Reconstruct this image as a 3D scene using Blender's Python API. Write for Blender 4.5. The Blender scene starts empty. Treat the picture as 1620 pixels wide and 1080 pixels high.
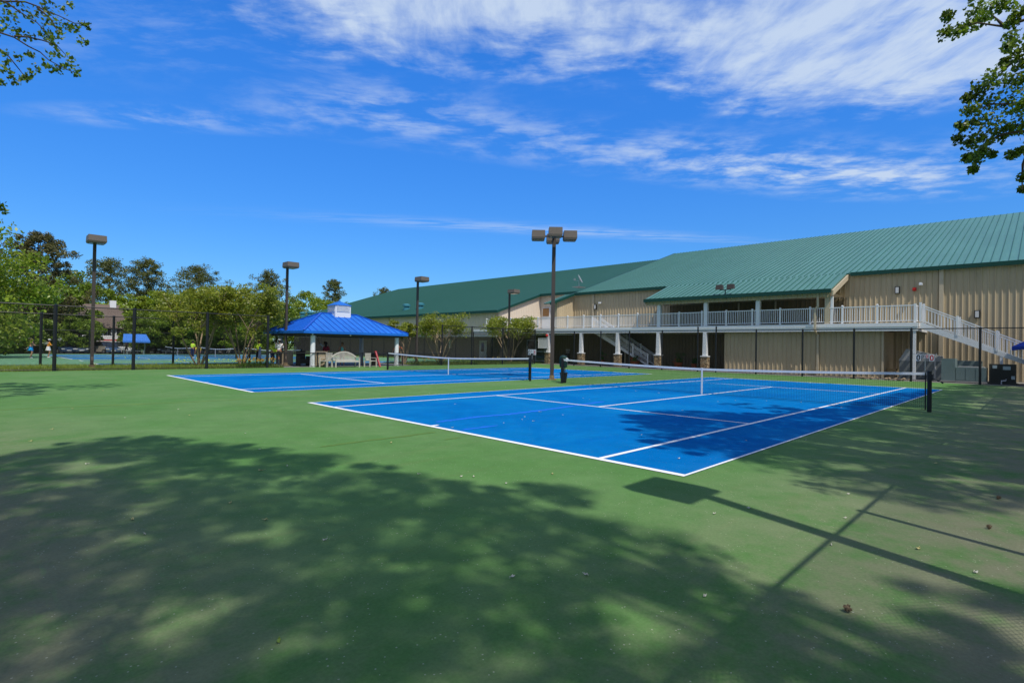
import bpy, bmesh, math, random
import numpy as np
from mathutils import Vector, Matrix
PI = math.pi
SC = bpy.context.scene
COL = SC.collection
rnd = random.Random(7)
nrg = np.random.default_rng(11)

# ---------------------------------------------------------------- camera
CAM = Vector((-6.17, -3.10, 1.55))
YAW, PITCH, ROLL, FOC = .7825, .010, .0175, 845.0
F_ = Vector((math.cos(YAW)*math.cos(PITCH), math.sin(YAW)*math.cos(PITCH), math.sin(PITCH)))
R0 = Vector((math.sin(YAW), -math.cos(YAW), 0)); U0 = R0.cross(F_)
R_ = R0*math.cos(ROLL)+U0*math.sin(ROLL); U_ = -R0*math.sin(ROLL)+U0*math.cos(ROLL)
cd = bpy.data.cameras.new('camera'); cam = bpy.data.objects.new('camera', cd); COL.objects.link(cam)
M = Matrix((R_, U_, -F_)).transposed().to_4x4(); M.translation = CAM
cam.matrix_world = M
cd.sensor_width = 36; cd.lens = FOC/1620*36; cd.clip_end = 3000; cd.clip_start = .05
SC.camera = cam
SC.view_settings.view_transform = 'Standard'; SC.view_settings.look = 'None'
SC.view_settings.exposure = 0; SC.view_settings.gamma = 1

# ---------------------------------------------------------------- node helpers
class NT:
    def __init__(s, tree): s.t = tree; s.n = tree.nodes; s.l = tree.links
    def new(s, ty, **kw):
        n = s.n.new(ty)
        for k, v in kw.items(): setattr(n, k, v)
        return n
    def put(s, sock, v):
        if isinstance(v, bpy.types.NodeSocket): s.l.new(v, sock)
        elif v is not None:
            if isinstance(v, (tuple, list)) and len(v) == 3 and sock.type == 'RGBA': v = (*v, 1)
            sock.default_value = v
    def m(s, op, a, b=None, c=None, clamp=False):
        n = s.new('ShaderNodeMath', operation=op, use_clamp=clamp)
        s.put(n.inputs[0], a); s.put(n.inputs[1], b); s.put(n.inputs[2], c)
        return n.outputs[0]
    def vm(s, op, a, b=None):
        n = s.new('ShaderNodeVectorMath', operation=op)
        s.put(n.inputs[0], a); s.put(n.inputs[1], b)
        return n.outputs[1] if op == 'DOT_PRODUCT' else n.outputs[0]
    def noise(s, vec, scale, detail=4, rough=.55, dist=0, out=0):
        n = s.new('ShaderNodeTexNoise'); s.put(n.inputs['Vector'], vec)
        n.inputs['Scale'].default_value = scale; n.inputs['Detail'].default_value = detail
        n.inputs['Roughness'].default_value = rough; n.inputs['Distortion'].default_value = dist
        return n.outputs[out]
    def mapping(s, vec, scale=(1, 1, 1), rot=(0, 0, 0), loc=(0, 0, 0)):
        n = s.new('ShaderNodeMapping'); s.put(n.inputs[0], vec)
        n.inputs['Scale'].default_value = scale; n.inputs['Rotation'].default_value = rot; n.inputs['Location'].default_value = loc
        return n.outputs[0]
    def ss(s, x, a, b):
        n = s.new('ShaderNodeMapRange', interpolation_type='SMOOTHSTEP')
        s.put(n.inputs[0], x); n.inputs[1].default_value = a; n.inputs[2].default_value = b
        return n.outputs[0]
    def mix(s, f, a, b, mode='MIX'):
        n = s.new('ShaderNodeMix', data_type='RGBA', blend_type=mode)
        s.put(n.inputs[0], f); s.put(n.inputs[6], a); s.put(n.inputs[7], b)
        return n.outputs[2]

MATS = {}
def mat(name, col, rough=.7, var=.15, scale=3.0, fine=0, fine_scale=80, bump=0, bump_scale=120, metal=0, spec=.3, tint=None, tint_scale=.6, tint_amt=.5, streak=None):
    """plain surface with large and fine procedural variation, optional second colour in blotches"""
    if name in MATS: return MATS[name]
    m = bpy.data.materials.new(name); m.use_nodes = True
    t = NT(m.node_tree); b = t.n['Principled BSDF']
    co = t.new('ShaderNodeTexCoord').outputs['Object']
    n1 = t.noise(co, scale, 5, .6)
    v = t.m('MULTIPLY_ADD', t.m('SUBTRACT', n1, .5), 2*var, 1.0)
    if fine:
        n2 = t.noise(co, fine_scale, 2, .7)
        v = t.m('MULTIPLY', v, t.m('MULTIPLY_ADD', t.m('SUBTRACT', n2, .5), 2*fine, 1.0))
    if streak:
        n4 = t.noise(t.mapping(co, streak), 1.0, 5, .65); v = t.m('MULTIPLY', v, t.m('MULTIPLY_ADD', t.m('SUBTRACT', n4, .5), .55, 1.0))
    base = (*col, 1)
    if tint:
        k = t.m('MULTIPLY', t.ss(t.noise(co, tint_scale, 5, .65), .45, .7), tint_amt)
        base = t.mix(k, (*col, 1), (*tint, 1))
    hsv = t.new('ShaderNodeHueSaturation'); t.put(hsv.inputs['Color'], base); t.put(hsv.inputs['Value'], v)
    t.l.new(hsv.outputs[0], b.inputs['Base Color'])
    b.inputs['Roughness'].default_value = rough; b.inputs['Metallic'].default_value = metal
    b.inputs['Specular IOR Level'].default_value = spec
    if bump:
        bn = t.new('ShaderNodeBump'); bn.inputs['Strength'].default_value = bump; bn.inputs['Distance'].default_value = .02
        t.l.new(t.noise(co, bump_scale, 3, .6), bn.inputs['Height']); t.l.new(bn.outputs[0], b.inputs['Normal'])
    MATS[name] = m
    return m

def leaf_mat(name, c1, c2, trans=.35, clump=.35, hue=.03):
    if name in MATS: return MATS[name]
    m = bpy.data.materials.new(name); m.use_nodes = True
    t = NT(m.node_tree); t.n.remove(t.n['Principled BSDF']); out = t.n['Material Output']
    g = t.new('ShaderNodeNewGeometry'); co = t.new('ShaderNodeTexCoord').outputs['Object']
    r = g.outputs['Random Per Island']
    n = t.noise(co, clump, 3, .6)
    k = t.m('ADD', t.m('MULTIPLY', r, .55), t.m('MULTIPLY', t.ss(n, .35, .65), .45))
    c = t.mix(k, (*c1, 1), (*c2, 1))
    v = t.m('MULTIPLY_ADD', r, .6, .7)
    h = t.new('ShaderNodeHueSaturation'); t.put(h.inputs['Color'], c); t.put(h.inputs['Value'], v)
    t.put(h.inputs['Hue'], t.m('MULTIPLY_ADD', t.m('SUBTRACT', n, .5), hue*4, .5))
    d = t.new('ShaderNodeBsdfDiffuse'); t.l.new(h.outputs[0], d.inputs[0])
    tr = t.new('ShaderNodeBsdfTranslucent'); t.l.new(h.outputs[0], tr.inputs[0])
    gl = t.new('ShaderNodeBsdfGlossy'); gl.inputs['Roughness'].default_value = .45
    mx = t.new('ShaderNodeMixShader'); mx.inputs[0].default_value = trans
    t.l.new(d.outputs[0], mx.inputs[1]); t.l.new(tr.outputs[0], mx.inputs[2])
    m2 = t.new('ShaderNodeMixShader'); m2.inputs[0].default_value = .04
    t.l.new(mx.outputs[0], m2.inputs[1]); t.l.new(gl.outputs[0], m2.inputs[2])
    t.l.new(m2.outputs[0], out.inputs[0])
    MATS[name] = m
    return m

# ---------------------------------------------------------------- mesh builder
class MB:
    def __init__(s): s.v = []; s.f = []
    def quad(s, a, b, c, d):
        i = len(s.v); s.v += [tuple(a), tuple(b), tuple(c), tuple(d)]; s.f.append((i, i+1, i+2, i+3)); return s
    def poly(s, pts):
        i = len(s.v); s.v += [tuple(p) for p in pts]; s.f.append(tuple(range(i, i+len(pts)))); return s
    def box(s, x0, x1, y0, y1, z0, z1):
        return s.hexa([(x0,y0,z0),(x1,y0,z0),(x1,y1,z0),(x0,y1,z0)], [(x0,y0,z1),(x1,y0,z1),(x1,y1,z1),(x0,y1,z1)])
    def cbox(s, x, y, z, a, b, c):
        return s.box(x-a/2, x+a/2, y-b/2, y+b/2, z-c/2, z+c/2)
    def hexa(s, lo, hi):
        n = len(lo); i = len(s.v); s.v += [tuple(p) for p in lo]+[tuple(p) for p in hi]
        s.f.append(tuple(range(i+n-1, i-1, -1))); s.f.append(tuple(range(i+n, i+2*n)))
        for k in range(n):
            j = (k+1) % n; s.f.append((i+k, i+j, i+n+j, i+n+k))
        return s
    def bar(s, p, q, w, h=None, up=(0, 0, 1)):
        """rectangular bar from p to q, w wide (sideways) and h tall"""
        h = h or w; p = Vector(p); q = Vector(q); d = (q-p)
        if d.length < 1e-6: return s
        d.normalize(); up = Vector(up)
        if abs(d.dot(up)) > .98: up = Vector((1, 0, 0))
        a = d.cross(up).normalized(); b = a.cross(d)
        c = [a*(-w/2)+b*(-h/2), a*(w/2)+b*(-h/2), a*(w/2)+b*(h/2), a*(-w/2)+b*(h/2)]
        return s.hexa([p+k for k in c], [q+k for k in c])
    def tube(s, pts, r, n=8, caps=True):
        """smooth tube through pts, r a number or one radius per point"""
        pts = [Vector(p) for p in pts]; rs = r if isinstance(r, (list, tuple)) else [r]*len(pts)
        rings = []
        for i, p in enumerate(pts):
            d = (pts[min(i+1, len(pts)-1)]-pts[max(i-1, 0)]).normalized()
            up = Vector((0, 0, 1)) if abs(d.z) < .95 else Vector((1, 0, 0))
            a = d.cross(up).normalized(); b = a.cross(d)
            k = len(s.v)
            s.v += [tuple(p+(a*math.cos(2*PI*j/n)+b*math.sin(2*PI*j/n))*rs[i]) for j in range(n)]
            rings.append(k)
        for k0, k1 in zip(rings, rings[1:]):
            for j in range(n):
                j2 = (j+1) % n; s.f.append((k0+j, k0+j2, k1+j2, k1+j))
        if caps:
            s.f.append(tuple(rings[0]+j for j in range(n-1, -1, -1))); s.f.append(tuple(rings[-1]+j for j in range(n)))
        return s
    def lathe(s, prof, c=(0, 0, 0), n=12, sx=1, sy=1):
        rings = []
        for r, z in prof:
            k = len(s.v); rings.append(k)
            s.v += [(c[0]+r*sx*math.cos(2*PI*j/n), c[1]+r*sy*math.sin(2*PI*j/n), c[2]+z) for j in range(n)]
        for k0, k1 in zip(rings, rings[1:]):
            for j in range(n):
                j2 = (j+1) % n; s.f.append((k0+j, k0+j2, k1+j2, k1+j))
        s.f.append(tuple(rings[0]+j for j in range(n-1, -1, -1))); s.f.append(tuple(rings[-1]+j for j in range(n)))
        return s
    def ball(s, c, r, n=8, m=6):
        r = (r, r, r) if not isinstance(r, (tuple, list)) else r
        prof = [(math.sin(PI*i/m), -math.cos(PI*i/m)) for i in range(m+1)]
        prof[0] = (.02, -1); prof[-1] = (.02, 1)
        i0 = len(s.v); s.lathe(prof, n=n)
        for i in range(i0, len(s.v)):
            x, y, z = s.v[i]; s.v[i] = (c[0]+x*r[0], c[1]+y*r[1], c[2]+z*r[2])
        return s
    def xform(s, fn):
        s.v = [tuple(fn(Vector(p))) for p in s.v]; return s
    def build(s, name, material, parent=None, smooth=False, local=False, seam=None):
        me = bpy.data.meshes.new(name)
        me.from_pydata(s.v, [], s.f); me.validate()
        if smooth:
            for p in me.polygons: p.use_smooth = True
            me.set_sharp_from_angle(angle=math.radians(40))
        me.materials.append(material)
        o = link(name, me, parent, local)
        for sm in getattr(s, 'seams', []): sm.build('roof_seam', seam or m_gseam, o)
        return o
def link(name, me, parent=None, local=False):
    o = bpy.data.objects.new(name, me); COL.objects.link(o)
    if parent:
        o.parent = parent
        if not local:                       # mesh given in world coordinates under an unrotated Empty
            r = parent
            while r.parent: r = r.parent
            if parent is r: o.location = -Vector(r.location)
    return o
def thing(name, label, cat, loc=(0, 0, 0), rz=0, group=None):
    o = bpy.data.objects.new(name, None); COL.objects.link(o); o.empty_display_size = .2
    o.location = loc; o.rotation_euler = (0, 0, rz)
    return tag(o, label, cat, group)
def tag(o, label, cat, group=None, kind=None):
    o['label'] = label; o['category'] = cat
    if group: o['group'] = group
    if kind: o['kind'] = kind
    return o
def struct(name, mb, material):
    o = mb.build(name, material); o['kind'] = 'structure'; return o
def copy_tree(o, parent=None):
    c = o.copy(); COL.objects.link(c)
    if parent: c.parent = parent
    for ch in list(o.children): copy_tree(ch, c)
    return c

def leaf_mesh(name, centers, radii, per, size, rng, flat=.0, material=None, aspect=.55, shell=.5):
    """many small leaf faces in clumps; centers (N,3), radii (N,3)"""
    centers = np.asarray(centers, float); radii = np.asarray(radii, float)
    N = len(centers)
    d = rng.normal(size=(N, per, 3)); d /= np.linalg.norm(d, axis=2, keepdims=True)
    rr = rng.random((N, per, 1))**shell
    p = (centers[:, None, :]+d*rr*radii[:, None, :]).reshape(-1, 3)
    n = len(p)
    nrm = rng.normal(size=(n, 3)); nrm[:, 2] = np.abs(nrm[:, 2])+flat; nrm /= np.linalg.norm(nrm, axis=1, keepdims=True)
    t = rng.normal(size=(n, 3)); a = np.cross(nrm, t); a /= np.linalg.norm(a, axis=1, keepdims=True); b = np.cross(nrm, a)
    s = size*(.6+.8*rng.random((n, 1)))*.5
    q = np.stack([p+a*s, p+b*s*aspect, p-a*s, p-b*s*aspect], axis=1).reshape(-1, 3)
    me = bpy.data.meshes.new(name)
    me.vertices.add(4*n); me.vertices.foreach_set('co', q.astype(np.float32).ravel())
    me.loops.add(4*n); me.loops.foreach_set('vertex_index', np.arange(4*n, dtype=np.int32))
    me.polygons.add(n); me.polygons.foreach_set('loop_start', np.arange(0, 4*n, 4, dtype=np.int32))
    me.update(calc_edges=True)
    if material: me.materials.append(material)
    return me

# ---------------------------------------------------------------- light and sky
SUN_EL = math.radians(57); TO_SUN = Vector((-.30*math.cos(SUN_EL)/math.hypot(.3, .954), -.954*math.cos(SUN_EL)/math.hypot(.3, .954), math.sin(SUN_EL)))
sd = bpy.data.lights.new('sun', 'SUN'); sd.energy = 3.7; sd.angle = math.radians(.53); sd.color = (1, .95, .86)
so = bpy.data.objects.new('sun', sd); COL.objects.link(so); so.rotation_euler = TO_SUN.to_track_quat('Z', 'Y').to_euler()
w = bpy.data.worlds.new('World'); SC.world = w; w.use_nodes = True
t = NT(w.node_tree); bg = t.n['Background']
sky = t.new('ShaderNodeTexSky', sky_type='NISHITA'); sky.sun_disc = False; sky.sun_elevation = SUN_EL
sky.sun_rotation = math.atan2(TO_SUN.x, TO_SUN.y); sky.air_density = 1.0; sky.dust_density = .35; sky.ozone_density = 2.2
D = t.new('ShaderNodeTexCoord').outputs['Generated']
sep = t.new('ShaderNodeSeparateXYZ'); t.l.new(D, sep.inputs[0])
zz = t.m('MAXIMUM', sep.outputs[2], .02)
P1 = t.m('DIVIDE', t.vm('DOT_PRODUCT', D, (.705, -.709, 0)), zz)     # cloud sheet: across the view
P2 = t.m('DIVIDE', t.vm('DOT_PRODUCT', D, (.709, .705, 0)), zz)      # cloud sheet: away from the viewer
cv = t.new('ShaderNodeCombineXYZ'); t.l.new(P1, cv.inputs[0]); t.l.new(P2, cv.inputs[1])
def blob(x, y, ax, ay, rot=0):
    c, s_ = math.cos(rot), math.sin(rot)
    dx = t.m('SUBTRACT', P1, x); dy = t.m('SUBTRACT', P2, y)
    a = t.m('DIVIDE', t.m('ADD', t.m('MULTIPLY', dx, c), t.m('MULTIPLY', dy, s_)), ax)
    b = t.m('DIVIDE', t.m('SUBTRACT', t.m('MULTIPLY', dy, c), t.m('MULTIPLY', dx, s_)), ay)
    r2 = t.m('ADD', t.m('MULTIPLY', a, a), t.m('MULTIPLY', b, b))
    return t.m('EXPONENT', t.m('MULTIPLY', r2, -1))
def msum(*xs):
    r = xs[0]
    for x in xs[1:]: r = t.m('ADD', r, x)
    return r
warp = t.noise(cv.outputs[0], 1.1, 3, .5, 0, 1)
cw = t.vm('ADD', cv.outputs[0], t.vm('MULTIPLY', t.vm('SUBTRACT', warp, (.5, .5, .5)), (.35, .35, 0)))
fib = t.noise(t.mapping(cw, (2.4, 5.2, 1), (0, 0, math.radians(-70))), 1.5, 9, .62)
puff = t.noise(cw, 3.2, 7, .6)
big = msum(blob(.02, 1.32, .70, .50), blob(.98, 1.75, .50, .40, .3), blob(1.5, 1.75, .35, .40, .4), blob(-.35, 1.22, .45, .5))
strip = msum(t.m('MULTIPLY', blob(.75, 2.75, 1.5, .32, .22), .60), t.m('MULTIPLY', blob(-.55, 2.25, .45, .22, .1), .5), t.m('MULTIPLY', blob(1.9, 3.0, .9, .38, .2), .7), t.m('MULTIPLY', blob(-1.6, 2.4, .6, .14, .05), .45), t.m('MULTIPLY', blob(2.6, 2.5, .6, .4), .4))
fibs = t.ss(t.m('ADD', t.m('MULTIPLY', fib, .4), t.m('MULTIPLY', puff, .6)), .42, .66)
c1 = t.m('MULTIPLY', t.m('MULTIPLY', t.ss(big, .06, .34), .93), t.ss(t.m('ADD', big, t.m('MULTIPLY_ADD', t.m('ADD', t.m('MULTIPLY', fib, .45), t.m('MULTIPLY', puff, .55)), 3.4, -1.70)), .15, 1.12))
fea = t.noise(t.mapping(cw, (5.0, 1.5, 1), (0, 0, math.radians(34))), 1.4, 8, .62)
fea2 = t.noise(t.mapping(cw, (2.0, 1.2, 1), (0, 0, math.radians(28))), 1.7, 6, .6)
c1 = t.m('MULTIPLY', c1, t.m('MULTIPLY_ADD', t.ss(t.m('ADD', t.m('MULTIPLY', fea, .45), t.m('MULTIPLY', fea2, .55)), .36, .58), .62, .38))
c2 = t.m('MULTIPLY', t.m('MULTIPLY', t.m('MAXIMUM', t.m('SUBTRACT', strip, .10), 0), 1.25), fibs)
thin = t.m('MULTIPLY', t.m('MULTIPLY', blob(.35, 4.55, 1.6, .17, .17), t.ss(t.noise(t.mapping(cv.outputs[0], (1, 5, 1)), 2.5, 6, .6), .34, .6)), .42)
veil = t.m('MULTIPLY', t.m('MULTIPLY', blob(-1.2, 1.7, 1.1, .3, .1), t.ss(fib, .42, .75)), .22)
fill_cloud = t.m('MULTIPLY', t.m('SUBTRACT', 1, t.ss(P2, .25, 1.15)), t.m('MULTIPLY_ADD', t.ss(puff, .36, .60), .55, .30))   # added out-of-view cloud overhead and behind, whitens the blue skylight
cl = t.m('MINIMUM', msum(c1, c2, thin, veil), .90)
hs = t.new('ShaderNodeHueSaturation'); hs.inputs['Saturation'].default_value = 1.32; hs.inputs['Value'].default_value = 1.25
hs.inputs['Hue'].default_value = .498
t.l.new(sky.outputs[0], hs.inputs['Color'])
skyc = t.mix(1.0, hs.outputs[0], (.58, 1.0, 1.5, 1), 'MULTIPLY')
skyc = t.vm('SCALE', skyc); skyc.node.inputs['Scale'].default_value = 1
el_ = t.new('ShaderNodeMapRange'); t.l.new(sep.outputs[2], el_.inputs[0]); el_.inputs[1].default_value = .08; el_.inputs[2].default_value = .45; el_.inputs[3].default_value = .80; el_.inputs[4].default_value = 1.36
t.l.new(el_.outputs[0], skyc.node.inputs['Scale'])
fin = t.mix(cl, skyc, (6.6, 7.9, 9.8, 1)); fin = t.mix(fill_cloud, fin, (5.0, 5.0, 4.7, 1))
t.l.new(fin, bg.inputs[0]); bg.inputs[1].default_value = .09
# ---------------------------------------------------------------- ground and courts
def gz(y):                                     # the land falls gently away beyond the second row of courts
    return 0 if y < 45 else (-.0085*(y-45) if y < 100 else -.47)
def court_mat(name, lit, worn, dirt, spk=.5, spec=.10):
    m = bpy.data.materials.new(name); m.use_nodes = True
    t = NT(m.node_tree); b = t.n['Principled BSDF']; co = t.new('ShaderNodeTexCoord').outputs['Object']
    n1 = t.noise(co, .35, 6, .65, .6); n2 = t.noise(co, 2.2, 6, .7); n3 = t.noise(co, 45, 2, .7)
    str_ = t.noise(t.mapping(co, (.25, 3.0, 1), (0, 0, .12)), 1.0, 6, .7)
    c = t.mix(t.m('MULTIPLY', t.ss(n1, .40, .62), .9), (*lit, 1), (*worn, 1))
    c = t.mix(t.m('MULTIPLY', t.ss(str_, .52, .75), .38), c, (*dirt, 1))
    sp = t.new('ShaderNodeSeparateXYZ'); t.l.new(co, sp.inputs[0])
    # grit and leaf dust gathered along the fences at the back of the court
    near = t.m('MAXIMUM', t.m('SUBTRACT', 1, t.ss(sp.outputs[1], -3.4, .6)), t.m('MULTIPLY', t.m('SUBTRACT', 1, t.ss(sp.outputs[0], -6.4, -3.6)), t.m('SUBTRACT', 1, t.ss(sp.outputs[1], 2, 14))))
    grit = t.m('MULTIPLY', t.m('MULTIPLY', near, t.ss(t.m('ADD', t.m('MULTIPLY', n2, .6), t.m('MULTIPLY', n1, .4)), .35, .58)), .9)
    c = t.mix(grit, c, (.20, .19, .125, 1))
    for ang, sc_ in ((.7, 1.0), (-.45, 1.3), (1.9, .8)):
        sf = t.noise(t.mapping(co, (9*sc_, 1.1*sc_, 1), (0, 0, ang)), 1.0, 5, .7)
        c = t.mix(t.m('MULTIPLY', t.ss(sf, .60, .74), .30), c, tuple(min(1, k*1.25+.03) for k in lit)+(1,))
    vo = t.new('ShaderNodeTexVoronoi'); vo.inputs['Scale'].default_value = 26; t.l.new(co, vo.inputs['Vector'])
    keep = t.m('GREATER_THAN', t.noise(co, 7, 3, .6), .52)
    fleck = t.m('MULTIPLY', t.m('MULTIPLY', t.m('LESS_THAN', vo.outputs['Distance'], .13), keep), spk)
    c = t.mix(fleck, c, (.55, .54, .42, 1))
    h = t.new('ShaderNodeHueSaturation'); t.l.new(c, h.inputs['Color'])
    t.put(h.inputs['Value'], t.m('ADD', t.m('MULTIPLY_ADD', t.m('SUBTRACT', n3, .5), .5, 1), t.m('MULTIPLY', t.m('SUBTRACT', n2, .5), .5)))
    t.l.new(h.outputs[0], b.inputs['Base Color']); b.inputs['Roughness'].default_value = .9; b.inputs['Specular IOR Level'].default_value = spec
    bn = t.new('ShaderNodeBump'); bn.inputs['Strength'].default_value = .35; bn.inputs['Distance'].default_value = .004
    t.l.new(t.noise(co, 260, 2, .7), bn.inputs['Height']); t.l.new(bn.outputs[0], b.inputs['Normal'])
    return m
m_green = court_mat('green_acrylic', (.092, .211, .056), (.120, .230, .076), (.145, .185, .064))
m_blue = court_mat('blue_acrylic', (.0005, .142, .425), (.003, .178, .46), (.001, .118, .47), .25, .02)
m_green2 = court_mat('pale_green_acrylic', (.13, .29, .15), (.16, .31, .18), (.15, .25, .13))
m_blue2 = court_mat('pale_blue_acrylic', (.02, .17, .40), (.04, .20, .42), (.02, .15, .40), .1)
m_line = mat('line_paint', (.86, .86, .86), .7, .06, 3, .08, 60)
m_grass = mat('lawn', (.14, .24, .03), .95, .35, .8, .4, 30, tint=(.14, .15, .04), tint_scale=.4)
m_asph = mat('asphalt', (.055, .055, .057), .9, .2, 1, .25, 60)
m_earth = mat('mulch', (.09, .065, .04), .95, .3, 2, .4, 60)

def sheet(x0, x1, ys, dz):
    b = MB()
    for y0, y1 in zip(ys, ys[1:]):
        b.quad((x0, y0, gz(y0)+dz), (x1, y0, gz(y0)+dz), (x1, y1, gz(y1)+dz), (x0, y1, gz(y1)+dz))
    return b
struct('ground', sheet(-1500, 1500, [-1500, 45, 100, 2500], -.03), m_grass)
struct('court_surface', sheet(-7.3, 31.2, [-4.1, 30.72], 0), m_green)
struct('far_court_surface', sheet(-9, 30.7, [36.9, 45, 84.5], -.004), m_green2)
struct('parking_lot', sheet(-60, 34, [85.2, 100, 109], -.012), m_asph)
struct('patio', sheet(31.22, 60, [-20, 31], -.01), mat('concrete_paving', (.26, .25, .23), .85, .12, 1.5, .1, 40))
struct('patio_strip', sheet(7.6, 18.2, [30.74, 36.88], -.008), mat('concrete_paving', (.26, .25, .23)))

WS = .9545                                       # measured court width against the regulation 10.97 m
def court(name, ox, oy, mb_, ml_, dz, label_far=False):
    z = lambda y: gz(y)
    W = 10.97*WS; s = 1.37*WS; L = 23.77; lw = .08
    struct(name+'_paint' if not label_far else name, sheet_rect(ox, ox+L, oy, oy+W, dz), mb_)
    b = MB()
    def ln(x0, x1, y0, y1):
        b.quad((ox+x0, oy+y0, z(oy+y0)+dz+.004), (ox+x1, oy+y0, z(oy+y0)+dz+.004), (ox+x1, oy+y1, z(oy+y1)+dz+.004), (ox+x0, oy+y1, z(oy+y1)+dz+.004))
    ln(-.04, .07, 0, W); ln(L-.07, L+.04, 0, W)                      # baselines
    for y in (0, W): ln(.07, L-.07, y-lw/2 if y else 0, y+lw/2 if y == 0 else W)
    for y in (s, W-s): ln(.07, L-.07, y-lw/2, y+lw/2)
    for x in (5.485, 18.285): ln(x-.04, x+.04, s+lw/2, W-s-lw/2)
    ln(5.525, 18.245, W/2-lw/2, W/2+lw/2)
    ln(.07, .22, W/2-lw/2, W/2+lw/2); ln(L-.22, L-.07, W/2-lw/2, W/2+lw/2)
    struct(name+'_lines', b, ml_)
def sheet_rect(x0, x1, y0, y1, dz):
    return MB().quad((x0, y0, gz(y0)+dz), (x1, y0, gz(y0)+dz), (x1, y1, gz(y1)+dz), (x0, y1, gz(y1)+dz))
court('near_court', 0, 0, m_blue, m_line, .004)
court('second_court', -.08, 14.2, m_blue, m_line, .004)
def ribbon(name, pts, wd, dz, m_, seed):
    rr = random.Random(seed); b = MB(); q = []
    for (x0, y0), (x1, y1) in zip(pts, pts[1:]):
        for k in range(12): q.append((x0+(x1-x0)*k/12, y0+(y1-y0)*k/12+rr.uniform(-.012, .012), wd*(.6+.7*rr.random())))
    q[0] = (*q[0][:2], .01); q[-1] = (*q[-1][:2], .01)
    for a, c in zip(q, q[1:]): b.quad((a[0], a[1]-a[2]/2, dz), (c[0], c[1]-c[2]/2, dz), (c[0], c[1]+c[2]/2, dz), (a[0], a[1]+a[2]/2, dz))
    struct(name, b, m_)
m_rep = mat('bright_blue_repair', (.002, .14, .66), .8, .25, 3); m_grep = mat('olive_crack_filler', (.10, .19, .030), .85, .25, 4)
ribbon('court_repair', [(.42, 5.57), (.95, 5.62), (1.71, 5.67), (2.38, 5.57), (3.51, 5.61), (4.91, 5.76), (7.0, 6.0)], .17, .0075, m_rep, 1)
ribbon('court_repair', [(.15, 4.48), (1.2, 4.48)], .12, .0075, m_rep, 2)
ribbon('court_repair', [(-2.5, 4.58), (-1.7, 4.6), (-1.0, 4.58), (-.25, 4.62)], .09, .0035, m_grep, 3)
ribbon('court_repair', [(-.7, 3.89), (-.3, 3.9)], .07, .0035, m_grep, 4)
ribbon('court_repair', [(-7, 12.9), (-4.5, 12.67), (-2.3, 12.3), (-.2, 12.27), (1.75, 12.4), (9, 12.35)], .07, .0035, mat('yellow_green_filler', (.15, .26, .04), .85, .25, 4), 5)
FAR = (37.4, 51.7, 66.0)
for i, oy in enumerate(FAR): court('far_court', -.67, oy, m_blue2, m_line, .003, True)

# ---------------------------------------------------------------- tennis nets
m_black = mat('black_paint', (.012, .013, .016), .45, .1, 4, spec=.4)
m_netc = mat('black_netting', (.010, .011, .013), .8, .1, 4)
m_band = mat('white_webbing', (.78, .79, .80), .7, .08, 2, .1, 40)
m_steel = mat('grey_steel', (.42, .43, .44), .4, .1, 5, metal=.7)
def net(label, x, y0, y1, cell=.047, wire=.0035, zb=0):
    """net along y between posts at y0 < y1"""
    T = thing('tennis_net', label, 'tennis net', (x, (y0+y1)/2, zb), group='nets across the courts')
    L = y1-y0; yc = (y0+y1)/2
    top = lambda y: zb+.914+(1.06-.914)*(abs(y-yc)/(L/2))**1.5
    b = MB(); n = int(L/cell)
    for i in range(n+1):
        y = y0+.07+(L-.14)*i/n
        b.bar((x, y, zb+.05), (x, y, top(y)-.06), wire, wire)
    K = 28; rows = max(4, int(.95/cell))
    for r in range(rows+1):
        f = r/rows
        for k in range(K):
            ya = y0+.07+(L-.14)*k/K; yb = y0+.07+(L-.14)*(k+1)/K
            za = zb+.05+(top(ya)-.11-zb)*f; zb_ = zb+.05+(top(yb)-.11-zb)*f
            if r >= rows-3 and cell < .06:       # doubled cords below the band
                b.bar((x+.003, ya, za+.015), (x+.003, yb, zb_+.015), wire, wire)
            b.bar((x, ya, za), (x, yb, zb_), wire*(2.2 if r == 0 else 1), wire*(3 if r == 0 else 1))
    b.build('netting', m_netc, T)
    h = MB()
    for k in range(K):
        ya = y0+.06+(L-.12)*k/K; yb = y0+.06+(L-.12)*(k+1)/K
        h.hexa([(x-.008, ya, top(ya)-.07), (x+.008, ya, top(ya)-.07), (x+.008, yb, top(yb)-.07), (x-.008, yb, top(yb)-.07)],
               [(x-.006, ya, top(ya)), (x+.006, ya, top(ya)), (x+.006, yb, top(yb)), (x-.006, yb, top(yb))])
    h.build('headband', m_band, T)
    MB().box(x-.012, x+.012, yc-.028, yc+.028, zb+.004, zb+.925).build('center_strap', m_band, T)
    for y, sg in ((y0, -1), (y1, 1)):
        p = MB().tube([(x, y, zb), (x, y, zb+1.09)], .052, 12).tube([(x, y, zb+1.09), (x, y, zb+1.10)], .058, 12)
        po = p.build('net_post', m_black, T, True)
        q = MB().cbox(x-.075, y+sg*.03, zb+.93, .07, .10, .16)
        q.bar((x-.11, y+sg*.03, zb+.93), (x-.11, y+sg*.30, zb+.80), .022).tube([(x-.11, y+sg*.29, zb+.80), (x-.2, y+sg*.29, zb+.80)], .02, 6)
        if sg < 0: q.build('winding_crank', m_black, po)
        MB().box(x-.02, x+.02, y-sg*.085-.012, y-sg*.085+.012, zb+.06, zb+1.05).build('lacing_rod', m_black, T)
    return T
net('black tennis net on the near blue court with flip score cards', 11.885, -.95, 11.75)
net('black tennis net on the second blue court, close to the lamp pole', 11.8, 13.55, 25.55)
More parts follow.
